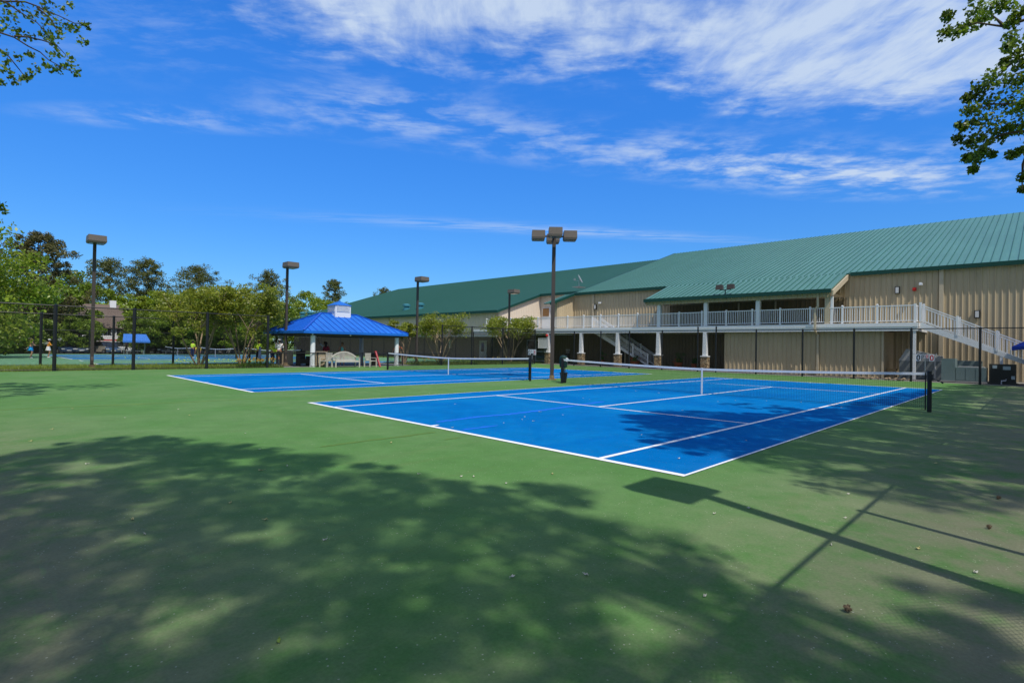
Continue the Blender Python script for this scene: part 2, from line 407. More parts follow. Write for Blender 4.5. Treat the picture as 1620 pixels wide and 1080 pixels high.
for oy, lb in zip(FAR, ('tennis net on the far court just behind the blue pavilion', 'tennis net on the middle far court seen past the trees', 'most distant tennis net beside the far blue awning')):
    net(lb, 11.2, oy-.9, oy+10.47+.9, .09, .007, gz(oy+5))

# flip score cards on the net posts
m_card = mat('white_card', (.80, .80, .80), .6, .04)
m_cblack = mat('card_black', (.012, .012, .015), .6, .04); m_cred = mat('card_red', (.55, .03, .03), .6, .04)
def ring(b, x, y, z, ry, rz, th, n=16, seg=None):
    for k in range(n):
        a0, a1 = 2*PI*k/n, 2*PI*(k+1)/n
        P = lambda a, q: (x, y+(ry-q)*math.copysign(abs(math.cos(a))**.7, math.cos(a)), z+(rz-q)*math.copysign(abs(math.sin(a))**.7, math.sin(a)))
        b.quad(P(a0, 0), P(a1, 0), P(a1, th), P(a0, th))
def scorecards(label, x, y, z, chars):
    T = thing('score_cards', label, 'score cards', (x, y, z), group='flip score cards clipped to net posts')
    MB().tube([(x, y, z-.30), (x, y, z+.04)], .008, 6).bar((x, y-.26, z+.14), (x, y+.26, z+.14), .012).bar((x, y, z), (x, y, z+.14), .012).build('bracket', m_steel, T)
    for dy, wd, ht, ch, cm in chars:
        zc = z+.14-ht/2
        c = MB().box(x-.015, x-.008, y+dy-wd/2, y+dy+wd/2, zc-ht/2, zc+ht/2).build('card', m_card, T)
        g = MB()
        X = x-.018
        if ch == '0': ring(g, X, y+dy, zc, wd*.38, ht*.42, wd*.22)
        elif ch == '8':
            ring(g, X, y+dy, zc+ht*.20, wd*.30, ht*.20, wd*.15); ring(g, X, y+dy, zc-ht*.20, wd*.34, ht*.22, wd*.15)
        else:
            g.quad((X, y+dy-wd*.1, zc-ht*.38), (X, y+dy+wd*.1, zc-ht*.38), (X, y+dy+wd*.1, zc+ht*.38), (X, y+dy-wd*.1, zc+ht*.38))
            g.quad((X, y+dy+wd*.08, zc+ht*.2), (X, y+dy+wd*.3, zc+ht*.1), (X, y+dy+wd*.3, zc+ht*.22), (X, y+dy+wd*.08, zc+ht*.38))
        g.build('numeral', cm, c)
scorecards('score cards reading 0 0 0 0 on the right hand post of the near net', 11.885, -.85, 1.40,
           [(.145, .105, .175, '0', m_cblack), (.045, .062, .105, '0', m_cblack), (-.04, .062, .105, '0', m_cred), (-.145, .105, .175, '0', m_cred)])
scorecards('score cards reading 0 1 8 beside the tall four headed lamp pole', 11.8, 13.45, 1.30,
           [(.17, .15, .24, '0', m_cblack), (.0, .12, .17, '1', m_cblack), (-.165, .15, .24, '8', m_cred)])

# green waste bin and black bucket by the net post
T = thing('litter_bin', 'dark green litter bin with round white emblem on legs by the net post', 'litter bin', (12.5, 12.12, 0))
m_dg = mat('dark_green_plastic', (.006, .035, .026), .5, .12, 6)
b = MB().lathe([(.13, .66), (.17, .69), (.185, 1.0), (.18, 1.10), (.15, 1.17), (.04, 1.21)], (12.5, 12.18, 0), 16)
bn = b.build('barrel', m_dg, T, True)
e = MB()
for (r0, r1), mm in (((.0, .085), m_card), ((.0, .03), m_cblack)):
    e = MB()
    cx_, cy_ = 12.5-.02, 12.18-.20
    for k in range(16):
        a0, a1 = 2*PI*k/16, 2*PI*(k+1)/16
        P = lambda a, r, o: (cx_+.68*r*math.cos(a)-o, cy_-.73*r*math.cos(a)-o, 1.02+r*math.sin(a))
        o = .0 if mm is m_card else .006
        e.poly([P(a0, r1, o), P(a1, r1, o), (cx_-o, cy_-o, 1.02)])
    e.build('emblem', mm, bn)
for dx, dy in ((-.06, .06), (.06, .06), (0, -.09)):
    MB().tube([(12.5+dx, 12.18+dy, .02), (12.5+dx, 12.18+dy, .68)], .020, 8).build('leg', m_black, T, True)
T = thing('bucket', 'black tapered bucket standing below the green litter bin', 'bucket', (12.25, 11.95, 0))
MB().lathe([(.115, .01), (.17, .42), (.19, .42), (.19, .45), (.165, .45), (.10, .06)], (12.25, 11.95, 0), 14).build('tub', m_black, T, True)
MB().tube([(12.25+.18*math.cos(a), 11.95, .44+.14*math.sin(a)) for a in [PI*k/8 for k in range(9)]], .01, 6).build('handle', m_steel, T)

# ---------------------------------------------------------------- chain-link fences
m_wire = mat('black_vinyl_wire', (.012, .013, .014), .5, .1, 3)
def fence(label, p0, p1, posts, h, cell=.052, wire=.0042, mid=False, hs=None, zf=lambda x, y: 0, group='black chain-link fences', pr=.055, rr_=.03):
    """p0,p1 (x,y) ends; posts = distances along; h height"""
    p0 = Vector((*p0, 0)); p1 = Vector((*p1, 0)); d = (p1-p0); L = d.length; d.normalize(); n = Vector((-d.y, d.x, 0))
    T = thing('chain_link_fence', label, 'fence', (p0.x, p0.y, zf(p0.x, p0.y)), group=group)
    Z = lambda s: zf(p0.x+d.x*s, p0.y+d.y*s)
    P = lambda s, z, o=0: p0+d*s+n*o+Vector((0, 0, Z(s)+z))
    for i, s in enumerate(posts):
        hh = (hs or {}).get(i, h)
        MB().tube([P(s, -.02), P(s, hh+.03)], pr if h > 2 else .036, 8).tube([P(s, hh+.03), P(s, hh+.07)], [pr*1.15, .012], 8).build('post', m_black, T, True)
    rb = MB(); ss = sorted(set([0, L]+[s for s in posts if 0 < s < L]))
    for a, c in zip(ss, ss[1:]):
        rb.tube([P(a, h, .001), P(c, h, .001)], rr_, 6)
    rb.build('top_rail', m_black, T)
    rb = MB()
    for a, c in zip(ss, ss[1:]): rb.tube([P(a, .07, .001), P(c, .07, .001)], .018, 6)
    rb.build('bottom_rail', m_black, T)
    b = MB(); h0 = .06; H = h-h0; k = -H
    o = .04
    hv = n*(wire/2); up = Vector((0, 0, wire*.7))
    while k < L:
        for sg in (1, -1):
            # wire s = k + z (sg 1) or s = k + H - z
            s0, s1 = max(0, k), min(L, k+H)
            if s1-s0 > .02:
                z0 = s0-k; z1 = s1-k
                if sg < 0: z0, z1 = H-z0, H-z1
                a = P(s0, h0+z0, o+sg*.002); c = P(s1, h0+z1, o+sg*.002); sd_ = d*(wire*.7)
                i = len(b.v)
                for q in (a, c): b.v += [tuple(q-sd_), tuple(q+sd_), tuple(q+n*wire)]
                b.f += [(i, i+1, i+4, i+3), (i+1, i+2, i+5, i+4), (i+2, i, i+3, i+5)]
        k += cell*1.414
    b.build('mesh', m_wire, T)
    return T
YL = 30.62; XR = 30.8
fence('tall black chain-link fence along the left side behind the second court', (-13, YL), (6.5, YL), [.1, 3.2, 6.4, 9.55, 12.7, 16.15, 19.5], 3.15, pr=.078, wire=.0034)
fence('low black fence with a single rail in front of the blue pavilion', (6.55, YL), (19.85, YL), [3.15, 6.4, 9.7, 13.2], .92)
fence('tall black fence between the low fence and the corner by the clubhouse', (19.9, YL), (XR, YL), [.0, 3.1, 6.7, 10.9], 3.15)
fence('long black chain-link fence between the blue courts and the clubhouse', (XR, YL-.05), (XR, -12), [YL-y for y in (26.03, 23.22, 20.45, 17.55, 14.7, 13.35, 10.6, 7.75, 4.94, 2.18, -.73, -3.7, -6.7, -9.7)], 2.95, hs={4: 3.2, 5: 3.2})
fence('black chain-link fence at the edge of the far courts, behind the grass strip', (-13, 36.8), (9.0, 36.8), [.1, 3.1, 6.2, 9.45, 12.75, 15.9, 20.6], 2.95, pr=.066, wire=.0034)
fence('black fence running away down the clubhouse side of the far courts', (XR, YL+.06), (XR, 84), [2.9*i for i in range(1, 18)], 3.0, zf=lambda x, y: gz(y), cell=.05, wire=.0105)
fence('farthest black chain-link fence before the parked cars', (-16, 84.6), (XR, 84.6), [4.2+2.9*i*1.85 for i in range(9)], 3.0, zf=lambda x, y: gz(84.6), cell=.09, wire=.005)
fence('black chain-link fence behind the camera along the right side of the near court', (-6.95, -3.75), (30.7, -3.75), [.1, 3.2, 6.35, 9.5, 12.6, 15.7, 18.8, 21.9, 25, 28.1, 31.2, 34.3], 3.05, cell=.042, wire=.0032, pr=.04, rr_=.02)
fence('black chain-link fence behind the camera across the back of the courts', (-6.98, -3.7), (-6.98, 30.6), [3.1*i for i in range(1, 11)], 3.05)

# ---------------------------------------------------------------- lamp poles
m_bronze = mat('bronze_paint', (.065, .052, .046), .5, .15, 3, spec=.35)
m_head = mat('taupe_housing', (.15, .125, .105), .5, .1, 3)
m_lens = mat('lamp_glass', (.10, .10, .10), .2, .1, 8)
def lamp_head(T, x, y, z, a, b_, h):
    m = MB().hexa([(x-a*.46, y-b_*.46, z), (x+a*.46, y-b_*.46, z), (x+a*.46, y+b_*.46, z), (x-a*.46, y+b_*.46, z)],
                  [(x-a/2, y-b_/2, z+h*.22), (x+a/2, y-b_/2, z+h*.22), (x+a/2, y+b_/2, z+h*.22), (x-a/2, y+b_/2, z+h*.22)])
    m.hexa([(x-a/2, y-b_/2, z+h*.225), (x+a/2, y-b_/2, z+h*.225), (x+a/2, y+b_/2, z+h*.225), (x-a/2, y+b_/2, z+h*.225)],
           [(x-a*.48, y-b_*.48, z+h), (x+a*.48, y-b_*.48, z+h), (x+a*.48, y+b_*.48, z+h), (x-a*.48, y+b_*.48, z+h)])
    o = m.build('lamp_head', m_head, T, local=True)
    MB().box(x-a*.4, x+a*.4, y-b_*.4, y+b_*.4, z-.02, z-.002).build('lens', m_lens, o, local=True)
def lamp(label, x, y, H, heads, r=.07, rz=0):
    T = thing('court_lamp', label, 'lamp post', (x, y, 0), rz, 'bronze court lamp posts')
    MB().bar((0, 0, .02), (0, 0, H), 2*r, 2*r, (1, 0, 0)).build('pole', m_bronze, T, local=True)
    MB().box(-.2, .2, -.2, .2, 0, .05).box(-.11, .11, -.11, .11, .052, .22).build('base', mat('rusty_base', (.20, .14, .08), .8, .4, 6, .3, 40, tint=(.4, .33, .22), tint_scale=8), T, local=True)
    MB().box(-.05, .05, -r-.012, -r-.002, .45, .65).build('access_plate', m_head, T, local=True)
    for dx, dy, a, b_, h in heads:
        l = math.hypot(dx, dy)
        MB().bar((dx/l*r*1.01, dy/l*r*1.01, H-.16), (dx*.75, dy*.75, H-.16), .07).build('arm', m_bronze, T, local=True)
        lamp_head(T, dx, dy, H-.34, a, b_, h)
q_ = .76
lamp('tall central lamp post with four box heads between the two blue courts', 13.40, 13.62, 7.05, [(q_, 0, .5, .64, .42), (-q_, 0, .5, .64, .42), (0, q_, .64, .64, .42), (0, -q_, .64, .64, .42)], .085, YAW)
for (x, y), lb in zip(((-1.79, 32.5), (8.7, 33.3), (18.7, 32.35), (29.6, 32.9)), ('leftmost single headed lamp post behind the tall left fence', 'single headed lamp post at the left corner of the blue pavilion', 'single headed lamp post right of the blue pavilion', 'single headed lamp post standing in the crape myrtle near the clubhouse')):
    lamp(lb, x, y, 6.9, [(0, -.55, .78, .9, .38)])
lamp('lamp post behind the camera casting its shadow on the near court', -1.85, -4.4, 6.15, [(0, .5, .75, .66, .38)])

# ---------------------------------------------------------------- metal-clad buildings
m_tan = mat('tan_steel_panel', (.50, .405, .26), .55, .10, .5, .04, 30, tint=(.43, .35, .23), tint_scale=.5, tint_amt=.6, streak=(1.2, 2.2, .16))
m_tan2 = mat('pale_tan_steel_panel', (.70, .60, .48), .55, .08, .5, tint=(.62, .53, .42), tint_scale=.5)
m_trim = mat('cream_trim', (.52, .44, .31), .5, .08, 1)
m_groof = mat('green_roof_steel', (.075, .205, .165), .42, .10, .4, .05, 20, spec=.5, tint=(.085, .225, .185), tint_scale=.25, streak=(.12, 2.6, .12))
m_groof2 = mat('dark_green_roof_steel', (.012, .078, .060), .45, .10, .3, .05, 20, spec=.4, tint=(.016, .095, .072), tint_scale=.2)
m_gseam = mat('green_seam', (.026, .11, .092), .5, .1, 1)  # clubhouse roof green darkened, so the seams' shadow side is in the colour
m_gtrim = mat('green_eave_trim', (.008, .060, .045), .45, .1, 1)
m_white = mat('white_vinyl', (.78, .79, .80), .45, .05, 2, .03, 20)
m_dgrey = mat('deck_boards', (.38, .38, .38), .8, .15, 2)
m_glass = mat('dark_window_glass', (.02, .025, .03), .06, .1, 2, spec=.8)
m_conc = mat('concrete', (.33, .32, .30), .85, .15, 2, .1, 30)
def stone_mat():
    m = bpy.data.materials.new('ledge_stone'); m.use_nodes = True
    t = NT(m.node_tree); b = t.n['Principled BSDF']; co = t.new('ShaderNodeTexCoord').outputs['Object']
    mp = t.mapping(co, (4.2, 4.2, 7.5)); v = t.new('ShaderNodeTexVoronoi'); t.l.new(mp, v.inputs['Vector']); v.inputs['Scale'].default_value = 1
    v2 = t.new('ShaderNodeTexVoronoi', feature='DISTANCE_TO_EDGE'); t.l.new(mp, v2.inputs['Vector']); v2.inputs['Scale'].default_value = 1
    cr = t.new('ShaderNodeValToRGB'); t.l.new(v.outputs['Color'], cr.inputs[0])
    cr.color_ramp.elements[0].color = (.17, .10, .045, 1); cr.color_ramp.elements[1].color = (.48, .38, .24, 1)
    e = cr.color_ramp.elements.new(.5); e.color = (.33, .23, .12, 1)
    c = t.mix(t.ss(v2.outputs['Distance'], .02, .10), (.10, .075, .05, 1), cr.outputs[0])
    t.l.new(c, b.inputs['Base Color']); b.inputs['Roughness'].default_value = .9
    bn = t.new('ShaderNodeBump'); bn.inputs['Strength'].default_value = .8; bn.inputs['Distance'].default_value = .03
    t.l.new(t.ss(v2.outputs['Distance'], 0, .15), bn.inputs['Height']); t.l.new(bn.outputs[0], b.inputs['Normal'])
    return m
m_stone = stone_mat()

def ribbed(b, p0, p1, z0, ztop, sp=.305, w=.085, d=.042, flip=1, off=0):
    """flat sheet from p0 to p1 (x,y) with raised trapezoid ribs on the side to the right of p0->p1 (flip -1: left); ztop(s)"""
    p0 = Vector((*p0, 0)); p1 = Vector((*p1, 0)); dr = p1-p0; L = dr.length; dr.normalize(); n = Vector((dr.y, -dr.x, 0))*flip
    zt = ztop if callable(ztop) else (lambda s: ztop)
    P = lambda s, z, o: tuple(p0+dr*s+n*o+Vector((0, 0, z)))
    ks = [0, L] if not callable(ztop) else [L*i/6 for i in range(7)]
    for a, c in zip(ks, ks[1:]): b.quad(P(a, z0, 0), P(c, z0, 0), P(c, zt(c), 0), P(a, zt(a), 0))
    s = .12+off; i = 0
    while s < L-w:
        ww = w if i % 1 == 0 else w*.5
        T_ = zt(s)
        b.quad(P(s, z0, .001), P(s+ww*.3, z0, d), P(s+ww*.3, T_, d), P(s, T_, .001))
        b.quad(P(s+ww*.3, z0, d), P(s+ww*.7, z0, d), P(s+ww*.7, T_, d), P(s+ww*.3, T_, d))
        b.quad(P(s+ww*.7, z0, d), P(s+ww, z0, .001), P(s+ww, T_, .001), P(s+ww*.7, T_, d))
        s += sp; i += 1
    return b
def seam_roof(b, a0, a1, b0, b1, sp=.41, w=.034, h=.045, th=.10):
    """roof slab, eave a0->a1, ridge b0->b1, with standing seams running up the slope"""
    a0, a1, b0, b1 = map(Vector, (a0, a1, b0, b1))
    n = (a1-a0).cross(b0-a0).normalized()
    if n.z < 0: n = -n
    dn = n*-th
    b.hexa([a0+dn, a1+dn, b1+dn, b0+dn], [a0, a1, b1, b0])
    b0_ = b; b = SEAMS = MB(); b0_.seams = getattr(b0_, 'seams', []) + [b]
    L = (a1-a0).length; k = int(L/sp); e = (a1-a0).normalized()*(w/2)
    for i in range(1, k):
        f = i/k; p = a0.lerp(a1, f); q = b0.lerp(b1, f)
        b.hexa([p-e+n*.001, p+e+n*.001, q+e+n*.001, q-e+n*.001], [p-e*.5+n*h, p+e*.5+n*h, q+e*.5+n*h, q-e*.5+n*h])
    return b0_
def eave_trim(b, p, q, h=.22, o=.04, ax=0):
    """gutter board along the eave, proud of the roof edge on the -x side"""
    p, q = Vector(p), Vector(q)
    return b.bar(p+Vector((-.06, 0, -.10)), q+Vector((-.06, 0, -.10)), .12, h)

# --- clubhouse
T = thing('clubhouse', 'tan steel clubhouse with green seamed roof, white railed upper deck and porch', 'building', (37.3, 12, 0))
XM = 37.3; YE = 31.4; YP0_ = 6.75
zr = lambda x: 7.21+.332*(x-37.3)
b = MB(); ribbed(b, (XM, -32), (XM, YE-.1), 0, 7.16, flip=-1); ribbed(b, (XM, YE-.1), (34.75, YE-.1), 3.45, lambda s: zr(XM-s)-.12, flip=-1)
b.quad((34.75, YE-.1, 3.45), (34.75, YE+.4, 3.45), (34.75, YE+.4, 6.25), (34.75, YE-.1, 6.25))
b.build('wall', m_tan, T)
m_shp = mat('tan_panel_painted_shade', (.185, .145, .09), .75, .12, .8, streak=(1.2, 2.2, .2))  # wall tan darkened: shade under deck and porch is put into the colour
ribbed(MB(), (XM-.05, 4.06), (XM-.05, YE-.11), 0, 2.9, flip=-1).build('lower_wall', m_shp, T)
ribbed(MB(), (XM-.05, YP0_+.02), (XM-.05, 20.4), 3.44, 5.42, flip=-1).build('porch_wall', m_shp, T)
b = MB(); seam_roof(b, (XM-.2, -32.5, zr(XM-.2)), (XM-.2, YE-.5, zr(XM-.2)), (57.9, -32.5, 14.05), (57.9, YE-.5, 14.05))
b.quad((57.9, -32.5, 14.04), (57.9, YE, 14.04), (78, YE, 7.2), (78, -32.5, 7.2))
rf = b.build('roof', m_groof, T)
b = MB(); eave_trim(b, (XM-.2, -32.5, zr(XM-.2)), (XM-.2, 6.5, zr(XM-.2)), .26); eave_trim(b, (XM-.2, 20.75, zr(XM-.2)), (XM-.2, YE-.5, zr(XM-.2)), .26)
b.hexa([(33.4, YE-.5, zr(33.4)-.22), (58, YE-.5, zr(58)-.22), (58, YE-.3, zr(58)-.22), (33.4, YE-.3, zr(33.4)-.22)],
       [(33.4, YE-.5, zr(33.4)+.03), (58, YE-.5, zr(58)+.03), (58, YE-.3, zr(58)+.03), (33.4, YE-.3, zr(33.4)+.03)])
b.build('eave_trim', m_gtrim, rf)
b = MB(); seam_roof(b, (33.4, YE-.49, zr(33.4)-.01), (33.4, YE+.5, zr(33.4)-.01), (36.74, YE-.49, zr(36.74)-.01), (36.74, YE+.5, zr(36.74)-.01), .3)
b.build('gable_return', m_groof, T)
# porch roof over the deck
ze, YP0, YP1 = 5.68, 6.75, 20.5
zp = lambda x: ze+(zr(XM-.22)-ze)*(x-33.15)/(XM-.22-33.15)
b = MB(); seam_roof(b, (33.15, YP0, ze), (33.15, YP1, ze), (XM-.22, YP0, zp(XM-.22)), (XM-.22, YP1, zp(XM-.22)))
pr = b.build('porch_roof', m_groof, T)
b = MB(); eave_trim(b, (33.15, YP0-.03, ze), (33.15, YP1+.03, ze), .26)
b.build('eave_trim', m_gtrim, pr)
b = MB()
for y in (YP0-.12, YP1+.01):
    b.hexa([(33.3, y, zp(33.3)-.46), (XM-.1, y, zp(XM-.1)-.46), (XM-.1, y+.1, zp(XM-.1)-.46), (33.3, y+.1, zp(33.3)-.46)],
           [(33.3, y, zp(33.3)-.12), (XM-.1, y, zp(XM-.1)-.12), (XM-.1, y+.1, zp(XM-.1)-.12), (33.3, y+.1, zp(33.3)-.12)])
b.build('rake_board', m_trim, pr)
ribbed(MB(), (33.42, YP0+.1), (33.42, YP1-.02), 5.20, 5.50, flip=-1).build('porch_beam', m_tan, pr)
MB().quad((33.45, YP0, 5.46), (XM-.1, YP0, 5.46), (XM-.1, YP1, 5.46), (33.45, YP1, 5.46)).build('porch_ceiling', m_tan, pr)
for y in (11.5, 14.3, 17.2): MB().box(XM-.15, XM-.095, y-.06, y+.06, 3.6, 5.4).build('door_frame', m_trim, T)
# flood lamps on the porch eave
fl = MB()
for sy, rz in ((-.42, .5), (.42, -.4)):
    fl.xform(lambda p: p)
    fl.hexa([(33.0, 13.72+sy-.26, 6.10), (33.3, 13.72+sy-.26, 6.12), (33.3, 13.72+sy+.26, 6.12), (33.0, 13.72+sy+.26, 6.10)],
            [(33.08, 13.72+sy-.24, 6.47), (33.36, 13.72+sy-.22, 6.42), (33.36, 13.72+sy+.22, 6.42), (33.08, 13.72+sy+.24, 6.47)])
F = thing('floodlight', 'pair of dark floodlights mounted on the green porch eave', 'floodlight', (33.2, 13.72, 5.8))
fl.build('lamp_housing', mat('dark_metal', (.06, .05, .045), .5, .1, 3), F)
MB().tube([(33.2, 13.72, 5.75), (33.2, 13.72, 6.08)], .04, 8).bar((33.2, 13.3, 6.08), (33.2, 14.14, 6.08), .05).build('bracket', m_black, F)

# upper deck
ZD = 3.43
dk = MB().box(33.55, XM-.005, 2.25, YE-.15, ZD-.06, ZD).box(33.55, 44.4, YE-.14, 42.4, ZD-.06, ZD).build('deck', m_dgrey, T)
b = MB().box(33.45, 33.54, 2.2, 42.4, 3.19, 3.42).box(33.49, 33.543, 2.2, 42.4, 2.93, 3.185)
b.box(33.545, XM, 2.2, 2.26, 3.19, 3.42).box(33.545, XM, 2.22, 2.27, 2.93, 3.185)
b.build('fascia', m_white, dk)
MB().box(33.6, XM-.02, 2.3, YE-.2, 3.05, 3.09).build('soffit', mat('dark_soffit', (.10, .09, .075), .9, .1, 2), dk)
def railing(y0, y1, x=33.62, z=ZD):
    b = MB().box(x-.055, x+.055, y1-.055, y1+.055, z, z+1.14)
    b.hexa([(x-.07, y1-.07, z+1.14), (x+.07, y1-.07, z+1.14), (x+.07, y1+.07, z+1.14), (x-.07, y1+.07, z+1.14)], [(x-.02, y1-.02, z+1.19), (x+.02, y1-.02, z+1.19), (x+.02, y1+.02, z+1.19), (x-.02, y1+.02, z+1.19)])
    b.box(x-.03, x+.03, y0+.056, y1-.056, z+1.02, z+1.08).box(x-.025, x+.025, y0+.056, y1-.056, z+.10, z+.15)
    n = 13
    for i in range(n):
        y = y0+.1+(y1-y0-.2)*(i+.5)/n; b.box(x-.015, x+.015, y-.017, y+.017, z+.15, z+1.02)
    b.build('railing', m_white, dk)
ys = [2.36+1.905*i for i in range(21)]
for a, c in zip(ys, ys[1:]): railing(a, c)
b = MB().box(33.56, 33.68, 2.30, 2.42, ZD, ZD+1.14)                        # end post and short end rail
b.box(33.68, 34.6, 2.33, 2.39, ZD+1.02, ZD+1.08).box(33.68, 34.6, 2.33, 2.39, ZD+.1, ZD+.15)
for i in range(7): b.box(33.76+.12*i, 33.79+.12*i, 2.345, 2.375, ZD+.15, ZD+1.02)
b.build('railing', m_white, dk)

# columns: stone base below the deck, tapered white shafts, square posts on the porch
for y in (31.4, 27.35, 23.35, 19.4, 15.4):
    s = MB().hexa([(33.62-.155, y-.155, 1.12), (33.62+.155, y-.155, 1.12), (33.62+.155, y+.155, 1.12), (33.62-.155, y+.155, 1.12)],
                  [(33.62-.135, y-.135, 2.92), (33.62+.135, y-.135, 2.92), (33.62+.135, y+.135, 2.92), (33.62-.135, y+.135, 2.92)])
    c = s.build('column', m_white, T)
    MB().box(33.62-.25, 33.62+.25, y-.25, y+.25, 0, 1.04).build('stone_base', m_stone, c)
    MB().box(33.62-.28, 33.62+.28, y-.28, y+.28, 1.043, 1.118).build('cap_stone', m_white, c)
for y in (19.4, 15.4, 11.5, 7.05):
    MB().box(33.5+.06, 33.5+.34, y-.14, y+.14, ZD+.002, 5.22).build('porch_post', m_white if y > 8 else m_trim, T)
MB().box(33.6, 33.76, 6.72, 6.86, ZD+.002, 5.25).build('porch_post', m_white, T)
MB().box(33.52, 33.66, 2.30, 2.44, 0, 2.92).build('deck_post', m_white, T)
# enclosed store under the deck
ribbed(MB(), (33.95, 4.0), (33.95, 14.05), 0, 2.95, flip=-1).box(33.96, XM-.05, 14.0, 14.05, 0, 2.95).box(33.96, XM-.05, 4.0, 4.05, 0, 2.95).build('storage_wall', m_tan, T)
MB().box(33.86, 33.93, 3.96, 4.06, 0, 2.94).build('corner_trim', m_trim, T)
# downspouts
MB().box(33.36, 33.46, 7.5, 7.62, 4.55, 5.5).bar((33.41, 7.56, 4.62), (33.33, 7.70, 4.42), .1, .1).box(33.28, 33.38, 7.64, 7.76, 2.95, 4.45).bar((33.33, 7.70, 3.0), (33.83, 7.64, 2.75), .1, .1).box(33.78, 33.88, 7.58, 7.7, 0, 2.78).build('downspout', m_trim, T)
MB().box(XM-.14, XM-.035, 1.4, 1.62, 0, 7.0).build('downspout', m_trim, T)
MB().box(XM-.14, XM-.035, 28.62, 28.78, 3.45, 7.0).build('downspout', m_trim, T)
# wall lamps, horn strobe, cameras
for y, z in ((3.82, 5.78), (-.22, 4.05), (28.45, 5.65), (20.9, 5.75)):
    o = MB().box(XM-.16, XM-.036, y-.13, y+.13, z-.24, z+.24).build('wall_lamp', m_black, T)
    MB().box(XM-.18, XM-.162, y-.085, y+.085, z-.19, z+.19).build('lamp_glass', mat('frosted_glass', (.62, .62, .60), .3, .05), o)
MB().box(XM-.12, XM-.036, 2.80, 3.0, 5.67, 5.89).tube([(XM-.122, 2.9, 5.78), (XM-.15, 2.9, 5.78)], .07, 10).build('alarm_horn', mat('red_plastic', (.55, .02, .015), .4, .05), T)
MB().box(XM-.30, XM-.036, 2.5, 2.62, 6.08, 6.18).box(XM-.45, XM-.3, 2.44, 2.62, 6.0, 6.13).build('security_camera', m_white, T)
MB().box(XM-.30, XM-.036, 27.75, 27.95, 5.95, 6.1).build('security_camera', m_white, T)

# stairs
def stairs(x0, x1, ytop, ybot, nm, both=True, sgn=-1):
    """white stair falling from the deck (ytop) to the ground (ybot) with sloped rails"""
    S = []
    sl = ZD/(ytop-ybot)
    zz = lambda y: (y-ybot)*sl
    b = MB()
    for x in (x0, x1):
        b.hexa([(x-.03, ytop, zz(ytop)-.36), (x+.03, ytop, zz(ytop)-.36), (x+.03, ybot-.2, -.02), (x-.03, ybot-.2, -.02)],
               [(x-.03, ytop, zz(ytop)+.04), (x+.03, ytop, zz(ytop)+.04), (x+.03, ybot-.2, .10), (x-.03, ybot-.2, .10)])
    st = b.build('staircase', m_white, T)
    tb = MB(); n = 19
    for i in range(n):
        y = ybot+(ytop-ybot)*(i+.5)/n; tb.box(x0+.034, x1-.034, y-.16, y+.13, zz(y)-.02, zz(y)+.02)
    tb.build('tread', m_conc, st)
    for x in ((x0, x1) if both else (x0,)):
        r = MB()
        L = [ytop+(ybot-ytop)*k/4 for k in range(5)]
        for y in L: r.box(x-.055, x+.055, y-.055, y+.055, zz(y)+.05, zz(y)+1.2)
        for a, c in zip(L, L[1:]):
            for h in (.14, .93, 1.06): r.bar((x, a-.056, zz(a-.056)+h), (x, c+.056, zz(c+.056)+h), .045, .055)
            for i in range(11):
                y = a+(c-a)*(i+.6)/11.3; r.box(x-.014, x+.014, y-.016, y+.016, zz(y)+.16, zz(y)+.90)
        r.build('stair_railing', m_white, st)
stairs(33.62, 34.85, 2.1, -4.7, 'near')
stairs(35.2, 36.5, 27.3, 21.3, 'inner')
MB().box(33.6, 33.72, -1.55, -1.42, 0, 1.5).build('stair_post', m_white, T)
# lower doors behind the deck
for y0, y1 in ((24.9, 25.9),):
    o = MB().box(XM-.13, XM-.095, y0-.08, y1+.08, 0, 2.25).build('door', m_trim, T)
    MB().box(XM-.15, XM-.132, y0+.08, y1-.08, .2, 2.1).build('pane', m_glass, o)

# --- long hall beyond
T = thing('long_hall', 'long pale tan steel hall with dark green roof running away behind the pavilion', 'building', (40, 70, 0))
zf2 = lambda x: 5.79+.331*(x-37)
b = MB(); ribbed(b, (37.6, 42.6), (37.6, 104), 2.95, 5.75, flip=-1); ribbed(b, (44.9, 42.6), (37.6, 42.6), 3.4, lambda s: zf2(44.9-s)-.1, flip=-1)
ribbed(b, (44.9, YE+.3), (44.9, 42.6), 3.4, 8.2, flip=-1); ribbed(b, (XM+.01, YE-.4), (XM+.01, 42.55), 2.9, 3.3, flip=-1)
b.build('wall', m_tan2, T)
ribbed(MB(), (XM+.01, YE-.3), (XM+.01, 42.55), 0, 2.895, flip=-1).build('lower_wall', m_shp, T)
ribbed(MB(), (39.6, 42.6), (39.6, 104), 0, 2.94, flip=-1).build('lower_wall', mat('pale_tan_panel_painted_shade', (.20, .165, .13), .8, .1, .5), T)  # hall panel darkened, the overhang's shade is in its colour
MB().box(37.5, 37.62, 42.55, 104, 2.72, 2.945).box(37.63, 39.59, 42.6, 104, 2.88, 2.94).build('overhang_trim', m_white, T)
b = MB(); seam_roof(b, (37, 42.4, zf2(37)), (37, 104, zf2(37)), (44.5, 42.4, zf2(44.5)), (44.5, 104, zf2(44.5)))
seam_roof(b, (44.5, YE+.2, zf2(44.5)+.003), (44.5, 104, zf2(44.5)+.003), (63.4, YE+.2, 14.53), (63.4, 104, 14.53))
b.quad((63.4, YE, 14.5), (63.4, 104, 14.5), (90, 104, 5.7), (90, YE, 5.7))
rf = b.build('roof', m_groof2, T)
b = MB(); eave_trim(b, (37, 42.4, zf2(37)), (37, 104, zf2(37)), .3); eave_trim(b, (44.5, YE+.2, zf2(44.5)), (44.5, 42.3, zf2(44.5)), .3)
